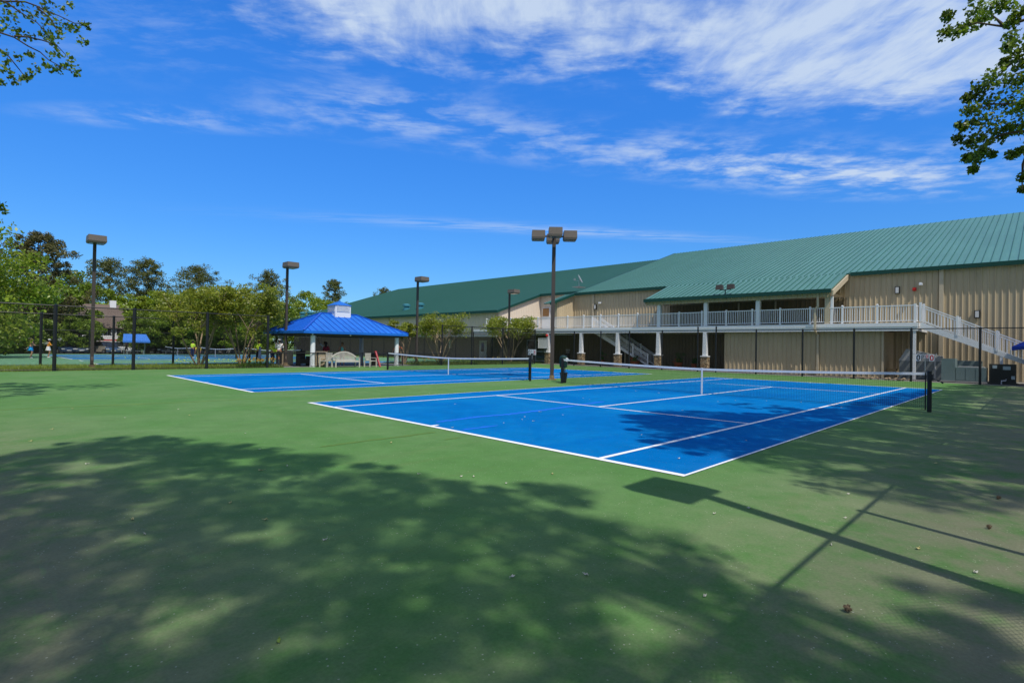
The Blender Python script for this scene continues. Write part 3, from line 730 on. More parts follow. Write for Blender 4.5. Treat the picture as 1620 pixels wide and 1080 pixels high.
b.hexa([(36.9, 42.25, zf2(36.9)-.25), (44.6, 42.25, zf2(44.6)-.25), (44.6, 42.4, zf2(44.6)-.25), (36.9, 42.4, zf2(36.9)-.25)],
       [(36.9, 42.25, zf2(36.9)+.05), (44.6, 42.25, zf2(44.6)+.05), (44.6, 42.4, zf2(44.6)+.05), (36.9, 42.4, zf2(36.9)+.05)])
b.build('eave_trim', m_gtrim, rf)
for y in (59, 66.4, 43.0, 75, 84, 93):
    MB().box(37.44, 37.57, y-.09, y+.09, 2.95, 5.6).build('downspout', m_trim, T)
for y in (66.4, 62.8, 107.4-4, 100.0):
    o = MB().lathe([(.55, 0), (.55, .35), (.38, .40), (.38, .62), (.60, .66), (.60, .92), (.3, 1.02)], (40.6, y, zf2(40.6)-.15), 12).build('roof_vent', mat('blue_green_metal', (.05, .22, .27), .45, .1, 3), rf, True)
MB().box(44.78, 44.86, 40.9, 42.2, 3.46, 6.6).build('door', m_white, T)
o = MB().box(44.70, 44.775, 41.05, 42.05, 5.5, 6.5).build('window', mat('amber_glass', (.22, .11, .04), .2, .2, 2, spec=.6), T)
d = MB().box(XM-.06, XM-.026, 34.95, 37.75, 0, 2.35).build('glass_door', mat('aluminium', (.40, .41, .42), .4, .05, metal=.5), T)
for y0 in (35.05, 36.40): MB().box(XM-.075, XM-.062, y0, y0+1.22, .15, 1.05).box(XM-.075, XM-.062, y0, y0+1.22, 1.15, 2.25).build('pane', m_glass, d)
d = MB().box(39.49, 39.545, 46.8, 48.2, 0, 2.3).build('door', mat('pale_door', (.5, .52, .54), .5, .05), T)
MB().box(39.46, 39.485, 47.3, 47.8, .9, 2.0).build('pane', m_glass, d)
MB().box(39.3, 39.545, 37.95+16, 38.2+16, 1.2, 2.4).build('meter_box', m_white, T)
# satellite dish
T = thing('satellite_dish', 'grey satellite dish on a flat foot on the green roof behind the lamp', 'satellite dish', (40.0, 32.7, 8.1))
MB().box(39.3, 40.6, 32.2, 33.1, 8.12, 8.16).tube([(40, 32.7, 8.13), (40, 32.7, 8.75)], .04, 8).build('mast', m_steel, T)
b = MB().lathe([(.02, 0), (.25, .02), (.45, .09), (.52, .14)], (0, 0, 0), 16)
Rm = Matrix.Rotation(math.radians(62), 3, 'Y') @ Matrix.Rotation(0, 3, 'Z')
b.xform(lambda p: Matrix.Rotation(math.radians(-60), 3, 'Z') @ (Rm @ p)+Vector((40, 32.65, 9.0)))
b.build('reflector', mat('pale_grey_paint', (.5, .5, .5), .5, .05), T, True)
MB().bar((40.02, 32.6, 8.8), (40.05, 33.3, 8.95), .04).cbox(40.05, 33.35, 9.05, .14, .14, .22).build('feed_arm', m_steel, T)

# ---------------------------------------------------------------- pavilion
m_broof = mat('blue_roof_steel', (.012, .145, .58), .55, .16, .8, spec=.25, streak=(1.5, 1.5, .3))
T = thing('pavilion', 'open pavilion with bright blue hip roof, white louvred cupola and white columns', 'pavilion', (12.7, 33.6, 0))
gx0, gx1, gy0, gy1 = 8.6, 16.5, 30.3, 37.1; gze = 2.36; gzr = 3.72; rx0, rx1, ry = 11.3, 14.05, 33.6
E = [Vector((gx0, gy0, gze)), Vector((gx1, gy0, gze)), Vector((gx1, gy1, gze)), Vector((gx0, gy1, gze))]; RA = Vector((rx0, ry, gzr)); RB = Vector((rx1, ry, gzr))
b = MB(); b.poly([E[0], E[1], RB, RA]).poly([E[1], E[2], RB]).poly([E[2], E[3], RA, RB]).poly([E[3], E[0], RA])
b.quad(*[e-Vector((0, 0, .16)) for e in E][::-1])
for i in range(4):
    p, q = E[i], E[(i+1) % 4]; dz = Vector((0, 0, .16)); b.quad(p-dz, q-dz, q, p)
def onroof(x, y):                                           # height of the hip roof at x, y
    fs = (gy0-y)/(gy0-ry) if y < ry else (gy1-y)/(gy1-ry)
    fx = 1e9
    if x < rx0: fx = (x-gx0)/(rx0-gx0)
    if x > rx1: fx = (gx1-x)/(gx1-rx1)
    return gze+(gzr-gze)*min(fs, fx)
rf = b.build('roof', m_broof, T)
b = MB(); up = Vector((0, 0, .035))
for side in (0, 1):
    ya = gy0 if side == 0 else gy1
    n = 17
    for i in range(1, n):
        x = gx0+(gx1-gx0)*i/n
        f = 1 if rx0 <= x <= rx1 else ((x-gx0)/(rx0-gx0) if x < rx0 else (gx1-x)/(gx1-rx1))
        ye = ya+(ry-ya)*f
        b.bar((x, ya, gze+.018), (x, ye, gze+(gzr-gze)*f+.018), .035, .036)
for side in (0, 1):
    xa = gx0 if side == 0 else gx1; xr = rx0 if side == 0 else rx1
    n = 15
    for i in range(1, n):
        y = gy0+(gy1-gy0)*i/n; f = (y-gy0)/(ry-gy0) if y < ry else (gy1-y)/(gy1-ry)
        b.bar((xa, y, gze+.018), (xa+(xr-xa)*f, y, gze+(gzr-gze)*f+.018), .035, .036)
for a, c in ((E[0], RA), (E[3], RA), (E[1], RB), (E[2], RB), (RA, RB)): b.bar(a+up, c+up, .13, .06)
b.build('seam', mat('blue_roof_seam', (.006, .085, .5), .4, .05), rf)
m_soff = mat('white_soffit', (.5, .5, .48), .7, .05)
b = MB().box(gx0+.35, gx1-.35, gy0+.42, gy0+.62, 2.06, 2.19).box(gx0+.35, gx1-.35, gy1-.75, gy1-.55, 2.06, 2.19).box(gx0+.5, gx0+.7, gy0+.63, gy1-.76, 2.06, 2.19).box(gx1-.7, gx1-.5, gy0+.63, gy1-.76, 2.06, 2.19)
b.build('beam', mat('brown_beam', (.10, .085, .07), .8, .1), T)
cu = MB().box(12.07, 13.28, 33.0, 34.2, 3.42, 4.34).build('cupola', m_white, rf)
b = MB()
for (fx0, fx1) in ((12.17, 13.18),):
    for i in range(9):
        z = 3.86+i*.047; b.hexa([(fx0, 32.985, z), (fx1, 32.985, z), (fx1, 32.998, z), (fx0, 32.998, z)], [(fx0, 32.965, z+.018), (fx1, 32.965, z+.018), (fx1, 32.998, z+.034), (fx0, 32.998, z+.034)])
        b.hexa([(12.055, 33.1, z), (12.068, 33.1, z), (12.068, 34.1, z), (12.055, 34.1, z)], [(12.035, 33.1, z+.018), (12.068, 33.1, z+.034), (12.068, 34.1, z+.034), (12.035, 34.1, z+.018)])
b.build('louvre', mat('grey_white_louvre', (.78, .79, .80), .5, .05), rf)
b = MB(); c4 = [(12.0, 32.93, 4.345), (13.35, 32.93, 4.345), (13.35, 34.27, 4.345), (12.0, 34.27, 4.345)]; ap = (12.675, 33.6, 4.69)
for i in range(4): b.poly([c4[i], c4[(i+1) % 4], ap])
b.poly(c4[::-1]); b.tube([(12.675, 33.6, 4.70), (12.675, 33.6, 4.80)], .03, 6)
b.build('cupola_roof', m_broof, rf)
for x, y, m_ in ((9.45, 30.82, m_white), (15.85, 30.82, m_white), (9.42, 36.0, m_tan2), (15.9, 36.0, m_tan2)):
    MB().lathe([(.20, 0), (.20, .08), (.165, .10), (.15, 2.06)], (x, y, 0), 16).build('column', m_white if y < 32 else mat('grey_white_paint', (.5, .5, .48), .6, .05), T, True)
for x, y in ((9.3, 30.55), (12.0, 30.6), (15.9, 35.5)):
    MB().lathe([(.03, 0), (.07, .05), (.05, .1)], (x, y, 2.09), 8).build('soffit_lamp', m_white, T, True)
# beige cabinets by the columns
m_beige = mat('beige_laminate', (.55, .44, .30), .6, .08, 2); m_beige2 = mat('beige_edge', (.38, .31, .22), .7, .1)
for (x, y), lb in zip(((9.95, 30.98), (9.1, 34.3)), ('beige waist high cabinet beside the white front column of the pavilion', 'beige waist high cabinet at the left back of the pavilion, behind the lamp post')):
    T = thing('cabinet', lb, 'cabinet', (x, y, 0), group='beige cabinets in the pavilion')
    MB().box(x-.3, x+.42, y-.3, y+.3, .06, .98).box(x-.26, x+.38, y-.26, y+.26, 0, .055).build('body', m_beige, T)
    MB().box(x-.33, x+.45, y-.33, y+.33, .985, 1.02).build('top', m_beige2, T)
    MB().box(x-.25, x+.37, y-.312, y-.303, .12, .92).build('door', m_beige, T)

# bench, armchairs, racket bag
m_teak = mat('weathered_teak', (.50, .47, .41), .8, .15, 6, .15, 60)
def bench(x, y):
    T = thing('garden_bench', 'weathered pale garden bench with curved slatted back in front of the pavilion', 'bench', (x, y, 0))
    W = 1.75
    MB().box(x-W/2+.05, x+W/2-.05, y-.22, y+.26, .42, .45).box(x-W/2, x+W/2, y-.28, y-.23, .34, .42).build('seat', m_teak, T)
    b = MB(); top = lambda q: .68+.34*(1-(q/(W/2))**2)
    K = 16
    for k in range(K):
        q0, q1 = -W/2+W*k/K, -W/2+W*(k+1)/K
        b.bar((x+q0, y+.30, top(q0)), (x+q1, y+.30, top(q1)), .05, .07)
    n = 20
    for i in range(n):
        q = -W/2+W*(i+.5)/n; b.box(x+q-.022, x+q+.022, y+.27, y+.30, .48, top(q)-.03)
    b.box(x-W/2+.07, x+W/2-.07, y+.265, y+.31, .46, .50).build('backrest', m_teak, T)
    for sx in (-1, 1):
        xx = x+sx*(W/2-.03)
        for yy, h in ((y-.26, .62), (y+.30, .72)): MB().box(xx-.035, xx+.035, yy-.035, yy+.035, 0, h).build('leg', m_teak, T)
        MB().box(xx-.04, xx+.04, y-.32, y+.262, .625, .665).build('armrest', m_teak, T)
def armchair(x, y, rz, lb):
    T = thing('armchair', lb, 'armchair', (x, y, 0), rz, 'weathered teak armchairs by the pavilion')
    MB().box(-.27, .27, -.24, .24, .40, .44).build('seat', m_teak, T, local=True)
    b = MB().box(-.27, .27, .25, .29, .88, .94).box(-.27, .27, .25, .29, .46, .5)
    for i in range(7): b.box(-.25+.078*i, -.21+.078*i, .255, .285, .5, .88)
    b.build('backrest', m_teak, T, local=True)
    for sx in (-1, 1):
        for yy, h in ((-.24, .60), (.27, .45)): MB().box(sx*.3-.03, sx*.3+.03, yy-.03, yy+.03, 0, h).build('leg', m_teak, T, local=True)
        MB().box(sx*.3-.04, sx*.3+.04, -.28, .24, .605, .64).build('armrest', m_teak, T, local=True)
bench(11.25, 29.75)
armchair(10.08, 30.2, -1.2, 'weathered teak armchair left of the curved bench, facing away')
armchair(13.0, 29.6, .25, 'weathered teak armchair right of the curved bench')
T = thing('racket_bag', 'long red bag leaning upright beside the right armchair', 'bag', (13.55, 29.35, 0))
MB().hexa([(13.52, 29.28, .01), (13.64, 29.28, .01), (13.64, 29.38, .01), (13.52, 29.38, .01)], [(13.20, 29.38, 1.1), (13.31, 29.38, 1.1), (13.31, 29.47, 1.1), (13.20, 29.47, 1.1)]).build('body', mat('red_fabric', (.55, .03, .05), .8, .1), T)
MB().bar((13.57, 29.27, .05), (13.24, 29.37, 1.06), .03, .01).build('stripe', m_band, T)
T = thing('waste_bin', 'dark slatted waste bin standing inside the pavilion by the right column', 'waste bin', (14.6, 31.9, 0))
MB().lathe([(.26, 0), (.28, .8)], (14.6, 31.9, 0), 16).build('body', mat('brown_bin', (.05, .04, .03), .8, .2, 8), T, True); MB().lathe([(.3, .805), (.3, .85), (.1, .95)], (14.6, 31.9, 0), 16).build('lid', m_black, T, True)
T = thing('dark_chair', 'dark wicker armchair inside the pavilion, behind the low fence', 'chair', (9.75, 32.9, 0))
mw = mat('dark_wicker', (.035, .03, .026), .85, .2, 20)
MB().box(9.45, 10.05, 32.6, 33.2, .18, .45).build('seat', mw, T); MB().hexa([(9.42, 33.205, .2), (10.08, 33.205, .2), (10.08, 33.3, .2), (9.42, 33.3, .2)], [(9.45, 33.3, 1.0), (10.05, 33.3, 1.0), (10.05, 33.38, 1.0), (9.45, 33.38, 1.0)]).build('backrest', mw, T)
for sx in (9.36, 10.06): MB().box(sx, sx+.08, 32.6, 33.2, 0, .66).build('armrest', mw, T)
# ---------------------------------------------------------------- plant and things by the clubhouse
m_hv = mat('blue_grey_cabinet_paint', (.16, .22, .22), .5, .12, 2); m_hv2 = mat('brown_cabinet_paint', (.055, .055, .045), .6, .15, 2); m_hv3 = mat('light_duct_metal', (.36, .37, .37), .5, .1, 1.5)
T = thing('air_handler', 'blue grey rooftop style air handler with a tall left section by the fence', 'air handler', (32.6, 0, 0))
MB().box(32.2, 33.3, .35, .95, .1, 1.32).build('tower', m_hv, T); MB().box(32.25, 33.3, -.95, .345, .1, .85).build('cabinet', m_hv, T)
MB().box(32.15, 33.35, -1.0, 1.0, 0, .095).build('base', m_conc, T)
b = MB()
for i in range(3): b.box(32.235, 32.248, -.9+.42*i, -.52+.42*i, .16, .80)
b.build('panel', m_hv, T); MB().box(32.3, 33.2, -.85, .25, .853, .90).build('lid', m_hv3, T)
T = thing('condenser', 'dark brown condenser cabinet with pale labels and a white pipe', 'air conditioner', (32.6, -1.6, 0))
MB().box(32.3, 33.3, -2.1, -1.05, .08, 1.08).box(32.25, 33.35, -2.15, -1.0, 0, .075).build('cabinet', m_hv2, T)
for y, z, a, h in ((-1.28, .93, .18, .16), (-1.75, .88, .3, .18), (-2.0, .38, .14, .18)): MB().box(32.28, 32.297, y-a/2, y+a/2, z-h/2, z+h/2).build('plate', mat('pale_label', (.45, .55, .58), .5, .05), T)
MB().tube([(32.2, -1.55, 0), (32.2, -1.55, .2), (32.2, -1.72, .22), (32.2, -1.74, .3)], .03, 8).build('pipe', m_white, T, True)
b = MB()
for i in range(14): b.box(32.29, 32.298, -2.05, -1.1, .15+.05*i-.006, .15+.05*i+.006)
b.build('grille', m_black, T)
T = thing('air_duct', 'pale metal duct unit stepping down behind the score cards under the stair', 'air duct', (35, 2, 0))
MB().hexa([(34.5, 1.2, 1.12), (35.6, 1.2, 1.12), (35.6, 3.3, 1.12), (34.5, 3.3, 1.12)], [(34.5, 1.2, 1.42), (35.6, 1.2, 1.42), (35.6, 2.9, 1.85), (34.5, 2.9, 1.85)]).build('hood', m_hv3, T)
MB().box(34.5, 35.6, 1.15, 3.25, .1, 1.115).box(34.45, 35.65, 1.1, 3.3, 0, .095).build('cabinet', mat('grey_cabinet', (.17, .19, .19), .6, .1), T)
MB().box(34.52, 35.5, -.6, 1.14, .35, 1.2).box(34.6, 34.7, .2, .3, 0, .345).box(34.6, 34.7, -.5, -.4, 0, .345).build('duct', m_hv, T)
MB().tube([(34.2, 1.45, 0), (34.2, 1.45, 1.5), (34.6, 1.45, 1.6)], .045, 8).build('pipe', m_hv3, T, True)
T = thing('wooden_crate', 'small wooden crate on the paving under the deck corner', 'crate', (34.9, 3.7, 0))
b = MB()
for z in (.12, .32, .52): b.box(34.7, 34.72, 3.45, 3.95, z-.07, z+.07).box(35.1, 35.12, 3.45, 3.95, z-.07, z+.07).box(34.725, 35.095, 3.45, 3.47, z-.07, z+.07).box(34.725, 35.095, 3.93, 3.95, z-.07, z+.07)
b.box(34.725, 35.095, 3.475, 3.925, .06, .09).build('slats', mat('raw_wood', (.38, .26, .13), .8, .2, 6), T)
T = thing('transformer_box', 'pale electrical box on the dark wall under the deck corner', 'electrical box', (36.9, 4.9, .5))
MB().box(36.9, XM-.04, 4.5, 5.3, .5, 1.9).build('body', m_hv3, T); MB().box(36.88, 36.897, 4.55, 5.25, .55, 1.85).build('door', m_hv3, T)
b = MB()
for i in range(60):
    y = rnd.uniform(2.4, 5.6); x = rnd.uniform(31.3, 33.4); r = rnd.uniform(.03, .09); b.ball((x, y, r*.5), (r, r*1.2, r*.7), 6, 4)
o = b.build('gravel', mat('tan_gravel', (.45, .34, .22), .9, .3, 9), smooth=False); o['kind'] = 'stuff'; tag(o, 'tan stones and debris on the ground under the deck corner', 'gravel', kind='stuff')
# blue parasol at the right edge
T = thing('parasol', 'blue patio parasol behind the fence at the right edge', 'parasol', (33.0, -3.55, 0))
b = MB(); n = 8; ap = (33.0, -3.55, 3.0)
pts = [(33.0+1.75*math.cos(2*PI*k/n+.39), -3.55+1.75*math.sin(2*PI*k/n+.39), 2.02) for k in range(n)]
for k in range(n):
    p, q = pts[k], pts[(k+1) % n]; b.poly([ap, p, q]); mid = Vector(p).lerp(Vector(q), .5); lo = mid-Vector((0, 0, .12)); b.poly([p, Vector(p)-Vector((0, 0, .2)), lo, Vector(q)-Vector((0, 0, .2)), q])
b.build('canopy', mat('blue_canvas', (.01, .05, .40), .8, .1, 2), T); MB().tube([(33, -3.55, .05), (33, -3.55, 3.08)], .025, 8).build('pole', m_steel, T, True); MB().lathe([(.3, 0), (.3, .06), (.06, .1)], (33, -3.55, 0), 16).build('base', m_conc, T, True)
# white board on the first stone column
T = thing('backboard', 'blank white square board with red top knob on the leftmost stone column', 'board', (33.2, 31.75, 1.4))
MB().box(33.16, 33.2, 31.1, 32.3, 1.5, 2.42).build('panel', m_white, T)
b = MB()
for a in ((31.06, 31.1, 1.46, 2.46), (32.3, 32.34, 1.46, 2.46), (31.104, 32.296, 1.46, 1.498), (31.104, 32.296, 2.422, 2.46)): b.box(33.14, 33.21, *a)
b.build('frame', m_white, T); MB().tube([(33.25, 31.3, 1.3), (33.25, 31.3, 2.6)], .05, 8).build('post', m_steel, T)
MB().lathe([(.02, 0), (.13, .03), (.15, .14), (.08, .22), (.02, .25)], (33.25, 31.3, 2.6), 12).build('knob', mat('red_plastic', (.5, .02, .02)), T, True)

# potted plants under the deck
lf_pot = leaf_mat('pot_plant_leaf', (.03, .10, .015), (.09, .20, .03))
m_terra = mat('terracotta', (.30, .09, .035), .85, .15, 5)
lf_flow = leaf_mat('red_flower', (.45, .04, .02), (.55, .18, .05), .2)
def pot(x, y, r, h, ph, lb, flowers):
    T = thing('potted_plant', lb, 'potted plant', (x, y, 0), group='potted plants under the deck')
    MB().lathe([(r*.7, 0), (r*.95, h*.85), (r*1.06, h*.86), (r*1.06, h), (r*.9, h), (r*.85, h*.9)], (x, y, 0), 14).build('pot', m_terra, T, True)
    N = 14; c = np.column_stack([x+nrg.normal(0, r*.45, N), y+nrg.normal(0, r*.45, N), h+ph*nrg.random(N)])
    me = leaf_mesh('foliage', c, np.full((N, 3), r*.5), 40, .09, nrg, material=lf_pot); link('foliage', me, T)
    if flowers:
        c = np.column_stack([x+nrg.normal(0, r*.5, 8), y+nrg.normal(0, r*.5, 8), h+.05+.2*nrg.random(8)])
        link('flowers', leaf_mesh('flowers', c, np.full((8, 3), r*.3), 25, .06, nrg, material=lf_flow), T)
pot(35.3, 18.5, .38, .5, .75, 'wide terracotta pot with tall green plant and red flowers, right of the stair', True)
pot(35.3, 26.2, .26, .45, .8, 'tall leafy green plant in a pot between the second and third stone columns', False)
pot(34.9, 22.4, .42, .48, .4, 'wide terracotta pot with red flowers at the foot of the inner stair', True)
pot(35.6, 17.2, .3, .42, .35, 'low bushy plant in a pot left of the rightmost stone column', False)
pot(35.7, 16.3, .28, .42, .3, 'small round plant in a pot nearest the rightmost stone column', False)
T = thing('golf_bag', 'black golf bag with pale clubs standing in the shade behind the lamp pole', 'golf bag', (34.8, 29.9, 0))
MB().lathe([(.19, .05), (.19, .9), (.21, 1.0)], (34.8, 29.9, 0), 12).build('bag', m_black, T, True)
for i in range(5):
    a = i*1.25; p = (34.8+.1*math.cos(a), 29.9+.1*math.sin(a)); MB().tube([(p[0], p[1], .9), (p[0]+.06*math.cos(a), p[1]+.06*math.sin(a), 1.35)], .012, 5).cbox(p[0]+.07*math.cos(a), p[1]+.07*math.sin(a), 1.37, .07, .1, .06).build('club', m_steel, T)
MB().box(34.55, 34.6, 29.95, 30.05, 0, .28).box(34.55, 34.6, 29.7, 29.8, 0, .28).build('foot', m_white, T)

# ---------------------------------------------------------------- trees
m_bark = mat('bark', (.085, .062, .045), .95, .35, 5, .4, 30, bump=.6, bump_scale=30)
m_bark2 = mat('smooth_tan_bark', (.36, .26, .17), .8, .3, 4, .2, 30, tint=(.22, .15, .10), tint_scale=3)
m_pbark = mat('pine_bark', (.12, .075, .055), .95, .3, 5)
lf_dec = leaf_mat('broad_leaf', (.105, .19, .015), (.27, .36, .03), .48, .30)
lf_dec2 = leaf_mat('fresh_broad_leaf', (.15, .24, .016), (.34, .42, .03), .48, .30)
lf_pine = leaf_mat('pine_needles', (.075, .105, .022), (.19, .20, .05), .40, .35)
lf_pineb = leaf_mat('brown_pine_needles', (.09, .095, .03), (.19, .165, .055), .36, .35)
lf_myr = leaf_mat('myrtle_leaf', (.16, .24, .018), (.38, .38, .04), .50, .8, .04)
lf_shade = leaf_mat('shade_tree_leaf', (.055, .12, .010), (.22, .30, .018), .48, .8)
def limb(b, p, q, r0, r1, rng, bend=.12, n=5, seg=7):
    p, q = Vector(p), Vector(q); L = (q-p).length; pts = []; off = Vector((rng.uniform(-1, 1), rng.uniform(-1, 1), rng.uniform(.2, 1)))*L*bend
    for i in range(n+1):
        f = i/n; pts.append(p.lerp(q, f)+off*math.sin(PI*f))
    b.tube(pts, [r0+(r1-r0)*i/n for i in range(n+1)], seg)
def deciduous(lb, x, y, H, R, mt, base=.15, seed=0, per=230, lobes=9, size=.40, cat='tree', grp='broad-leaved trees behind the courts', name='broadleaf_tree', squash=.8):
    rg = np.random.default_rng(seed+100); rr = random.Random(seed); z0 = gz(y)-.03
    T = thing(name, lb, cat, (x, y, z0), group=grp)
    b = MB(); limb(b, (x, y, z0-.1), (x+rr.uniform(-.3, .3), y, z0+H*.55), .05*R+.10, .10, rr, .02, 6, 8)
    cs, rs = [], []
    zc0 = z0+H*base
    for k in range(lobes):
        f = (k+.5)/lobes; zz_ = zc0+(z0+H-zc0)*f*.9; prof = math.sin(PI*min(1, .22+f*.72))**.7
        for j in range(max(3, int(7*prof))):
            a = rr.uniform(0, 2*PI); d = R*prof*rr.uniform(.35, 1.0)
            c = (x+d*math.cos(a), y+d*math.sin(a), zz_+rr.uniform(-.4, .6)); r = R*rr.uniform(.18, .34)
            cs.append(c); rs.append((r*1.15, r*1.15, r*squash*.75))
            if j < 2: limb(b, (x, y, z0+H*min(.5, .2+f*.4)), c, .07, .02, rr, .1, 4, 5)
    b.build('trunk', m_bark, T, True)
    me = leaf_mesh('crown', cs, rs, per, size, rg, material=mt, shell=.4); link('crown', me, T)
    return T
def pine(lb, x, y, H, R, seed=0, mt=None, low=.45, per=85, flat=.6):
    rg = np.random.default_rng(seed+300); rr = random.Random(seed+50); z0 = gz(y)-.03
    T = thing('pine_tree', lb, 'pine tree', (x, y, z0), group='dark pines on the skyline')
    b = MB(); limb(b, (x, y, z0-.1), (x+rr.uniform(-.5, .5), y, z0+H*.95), .22, .05, rr, .02, 8, 8)
    cs, rs = [], []
    n = 90
    for k in range(n):
        f = (k/(n-1))**.85; zz_ = z0+H*(low+(1-low)*f*.95); prof = math.sqrt(max(.04, 1-max(0, (f-.4)/.62)**2))*(.45+.55*min(1, f/.3))*(.8+.35*math.sin(k*.9+seed))
        a = k*2.4+rr.uniform(-.6, .6); d = R*prof*(rr.uniform(.25, 1.0)**.6)
        tip = (x+d*math.cos(a), y+d*math.sin(a), zz_+rr.uniform(-.1, .5))
        if k % 4 == 0: limb(b, (x, y, zz_-.9), tip, .07, .025, rr, .06, 4, 5)
        cs.append(tip); r = R*rr.uniform(.11, .22); rs.append((r, r, r*flat+.10))
        if rr.random() < .5: cs.append((x+d*.6*math.cos(a), y+d*.6*math.sin(a), zz_+.1)); rs.append((r, r, r*flat+.10))
    b.build('trunk', m_pbark, T, True)
    link('crown', leaf_mesh('crown', cs, rs, per, .38, rg, material=mt or lf_pine, aspect=.34, shell=.5), T)
    return T
pine('tall brownish pine at the far left behind the big bright tree', -.2, 92, 16.2, 5.0, 1, lf_pineb, .25, 140)
pine('dark flat topped pine just right of the leftmost lamp post', 12.3, 128, 18.1, 5.7, 2, None, .42)
pine('dark rounded pine second to the right of the leftmost lamp post', 18.4, 127, 18.7, 5.5, 3, None, .42)
pine('wide spreading dark pine above the white railing on the skyline', 28.4, 130, 18.7, 6.9, 4, None, .42, 100)
pine('airy pine rising behind the lamp post at the blue pavilion', 37.0, 112, 17.0, 4.4, 5, None, .45, 55)
pine('small dark pine at the left end of the dark green roof', 63.0, 135, 19.6, 4.0, 6, None, .45, 70)
pine('distant pine top showing above the dark green roof', 88, 150, 20.6, 4.5, 7, None, .5, 60)
deciduous('large bright green tree at the left edge of the courts', -8.9, 61, 12.0, 7.8, lf_dec2, .08, 1, 420, 14, .32)
deciduous('dark green tree behind the large bright tree at the left edge', -7.5, 80, 10.8, 5.0, lf_dec, .1, 2, 260)
deciduous('tall fresh green tree left of the leftmost lamp post', 4.2, 106, 13.4, 4.6, lf_dec, .15, 3)
deciduous('fresh green tree over the left end of the brown roof', .2, 121, 12.2, 4.6, lf_dec2, .15, 4)
deciduous('bright green tree over the middle of the brown roof', 6.6, 121, 11.6, 5.2, lf_dec2, .15, 5)
deciduous('bright green tree over the right end of the brown roof', 12.3, 119, 11.8, 4.8, lf_dec2, .15, 6)
deciduous('yellow green tree below the flat topped pines', 15.6, 97, 10.4, 4.2, lf_dec2, .12, 7)
deciduous('mid green tree below the wide spreading pine', 22.6, 101, 10.9, 4.6, lf_dec, .12, 8)
deciduous('dark green tree behind the white railing', 16.6, 86, 8.0, 4.2, lf_dec, .18, 9)
deciduous('mid green tree to the left of the pavilion lamp post', 28.8, 100, 10.3, 5.0, lf_dec, .1, 10)
deciduous('green tree directly behind the pavilion lamp post', 34.6, 101, 10.6, 4.4, lf_dec, .1, 11)
deciduous('light green tree right of the pavilion lamp post at the roof end', 46.8, 116, 14.6, 5.2, lf_dec2, .15, 12)
deciduous('light green tree by the small pine at the dark green roof', 56.5, 128, 14.6, 4.8, lf_dec2, .15, 13)
deciduous('small dark tree in front of the white house left of the lamp post', 3.9, 88.4, 4.9, 2.5, lf_dec, .2, 14, 230, 6, .30)
deciduous('dark bushy tree right of the blue awning', 11.2, 87.2, 6.6, 3.2, lf_dec, .1, 15, 260, 7, .32)
deciduous('dark bushy tree behind the tall fence right of the awning', 14.2, 88.6, 7.2, 3.4, lf_dec, .1, 16, 260, 7, .32)
deciduous('dark tree between the far courts and the car park, behind the crape myrtle', 21.0, 87, 6.8, 3.6, lf_dec, .12, 17, 240, 7, .32)
deciduous('dark tree at the far right end of the far courts', 26.5, 90, 7.0, 3.8, lf_dec, .1, 18, 240, 7, .32)
deciduous('bright green tree at the right end of the brown roof, nearer than the house', 12.2, 93.5, 9.0, 3.3, lf_dec2, .15, 41)
deciduous('yellow green tree above the dark trees right of the awning', 17.6, 94, 9.6, 4.0, lf_dec2, .12, 42)
deciduous('fresh green tree above the broad crape myrtle', 23.6, 95, 9.8, 4.2, lf_dec2, .12, 43)
deciduous('low dark shrub behind the two women on the far left court', -3.6, 86.5, 3.6, 2.6, lf_dec, .02, 19, 240, 5, .3, 'shrub', 'dark shrubs behind the far courts', 'shrub')
deciduous('dark shrub at the far left behind the bright tree', -6.6, 84.5, 5.0, 3.0, lf_dec, .02, 20, 240, 5, .3, 'shrub', 'dark shrubs behind the far courts', 'shrub')
deciduous('rounded dark shrub between the two women and the parked cars', -.6, 88.5, 5.2, 2.6, lf_dec, .02, 21, 240, 6, .3, 'shrub', 'dark shrubs behind the far courts', 'shrub')
deciduous('pale green shrub at the left edge of the far courts', -9.5, 80, 3.4, 2.4, lf_dec2, .02, 22, 240, 5, .3, 'shrub', 'dark shrubs behind the far courts', 'shrub')
deciduous('tree far beyond the car park left of the brown roof', -4.5, 112, 12.0, 5.5, lf_dec, .1, 23)
deciduous('tree far beyond the car park behind the dark bushy trees', 20, 122, 12.5, 6, lf_dec, .1, 24)
deciduous('tree far beyond the car park behind the pavilion', 40, 128, 13.5, 6, lf_dec, .1, 25)
deciduous('tree far beyond the car park at the left of the pavilion lamp post', 30, 124, 12.8, 6, lf_dec, .1, 26)

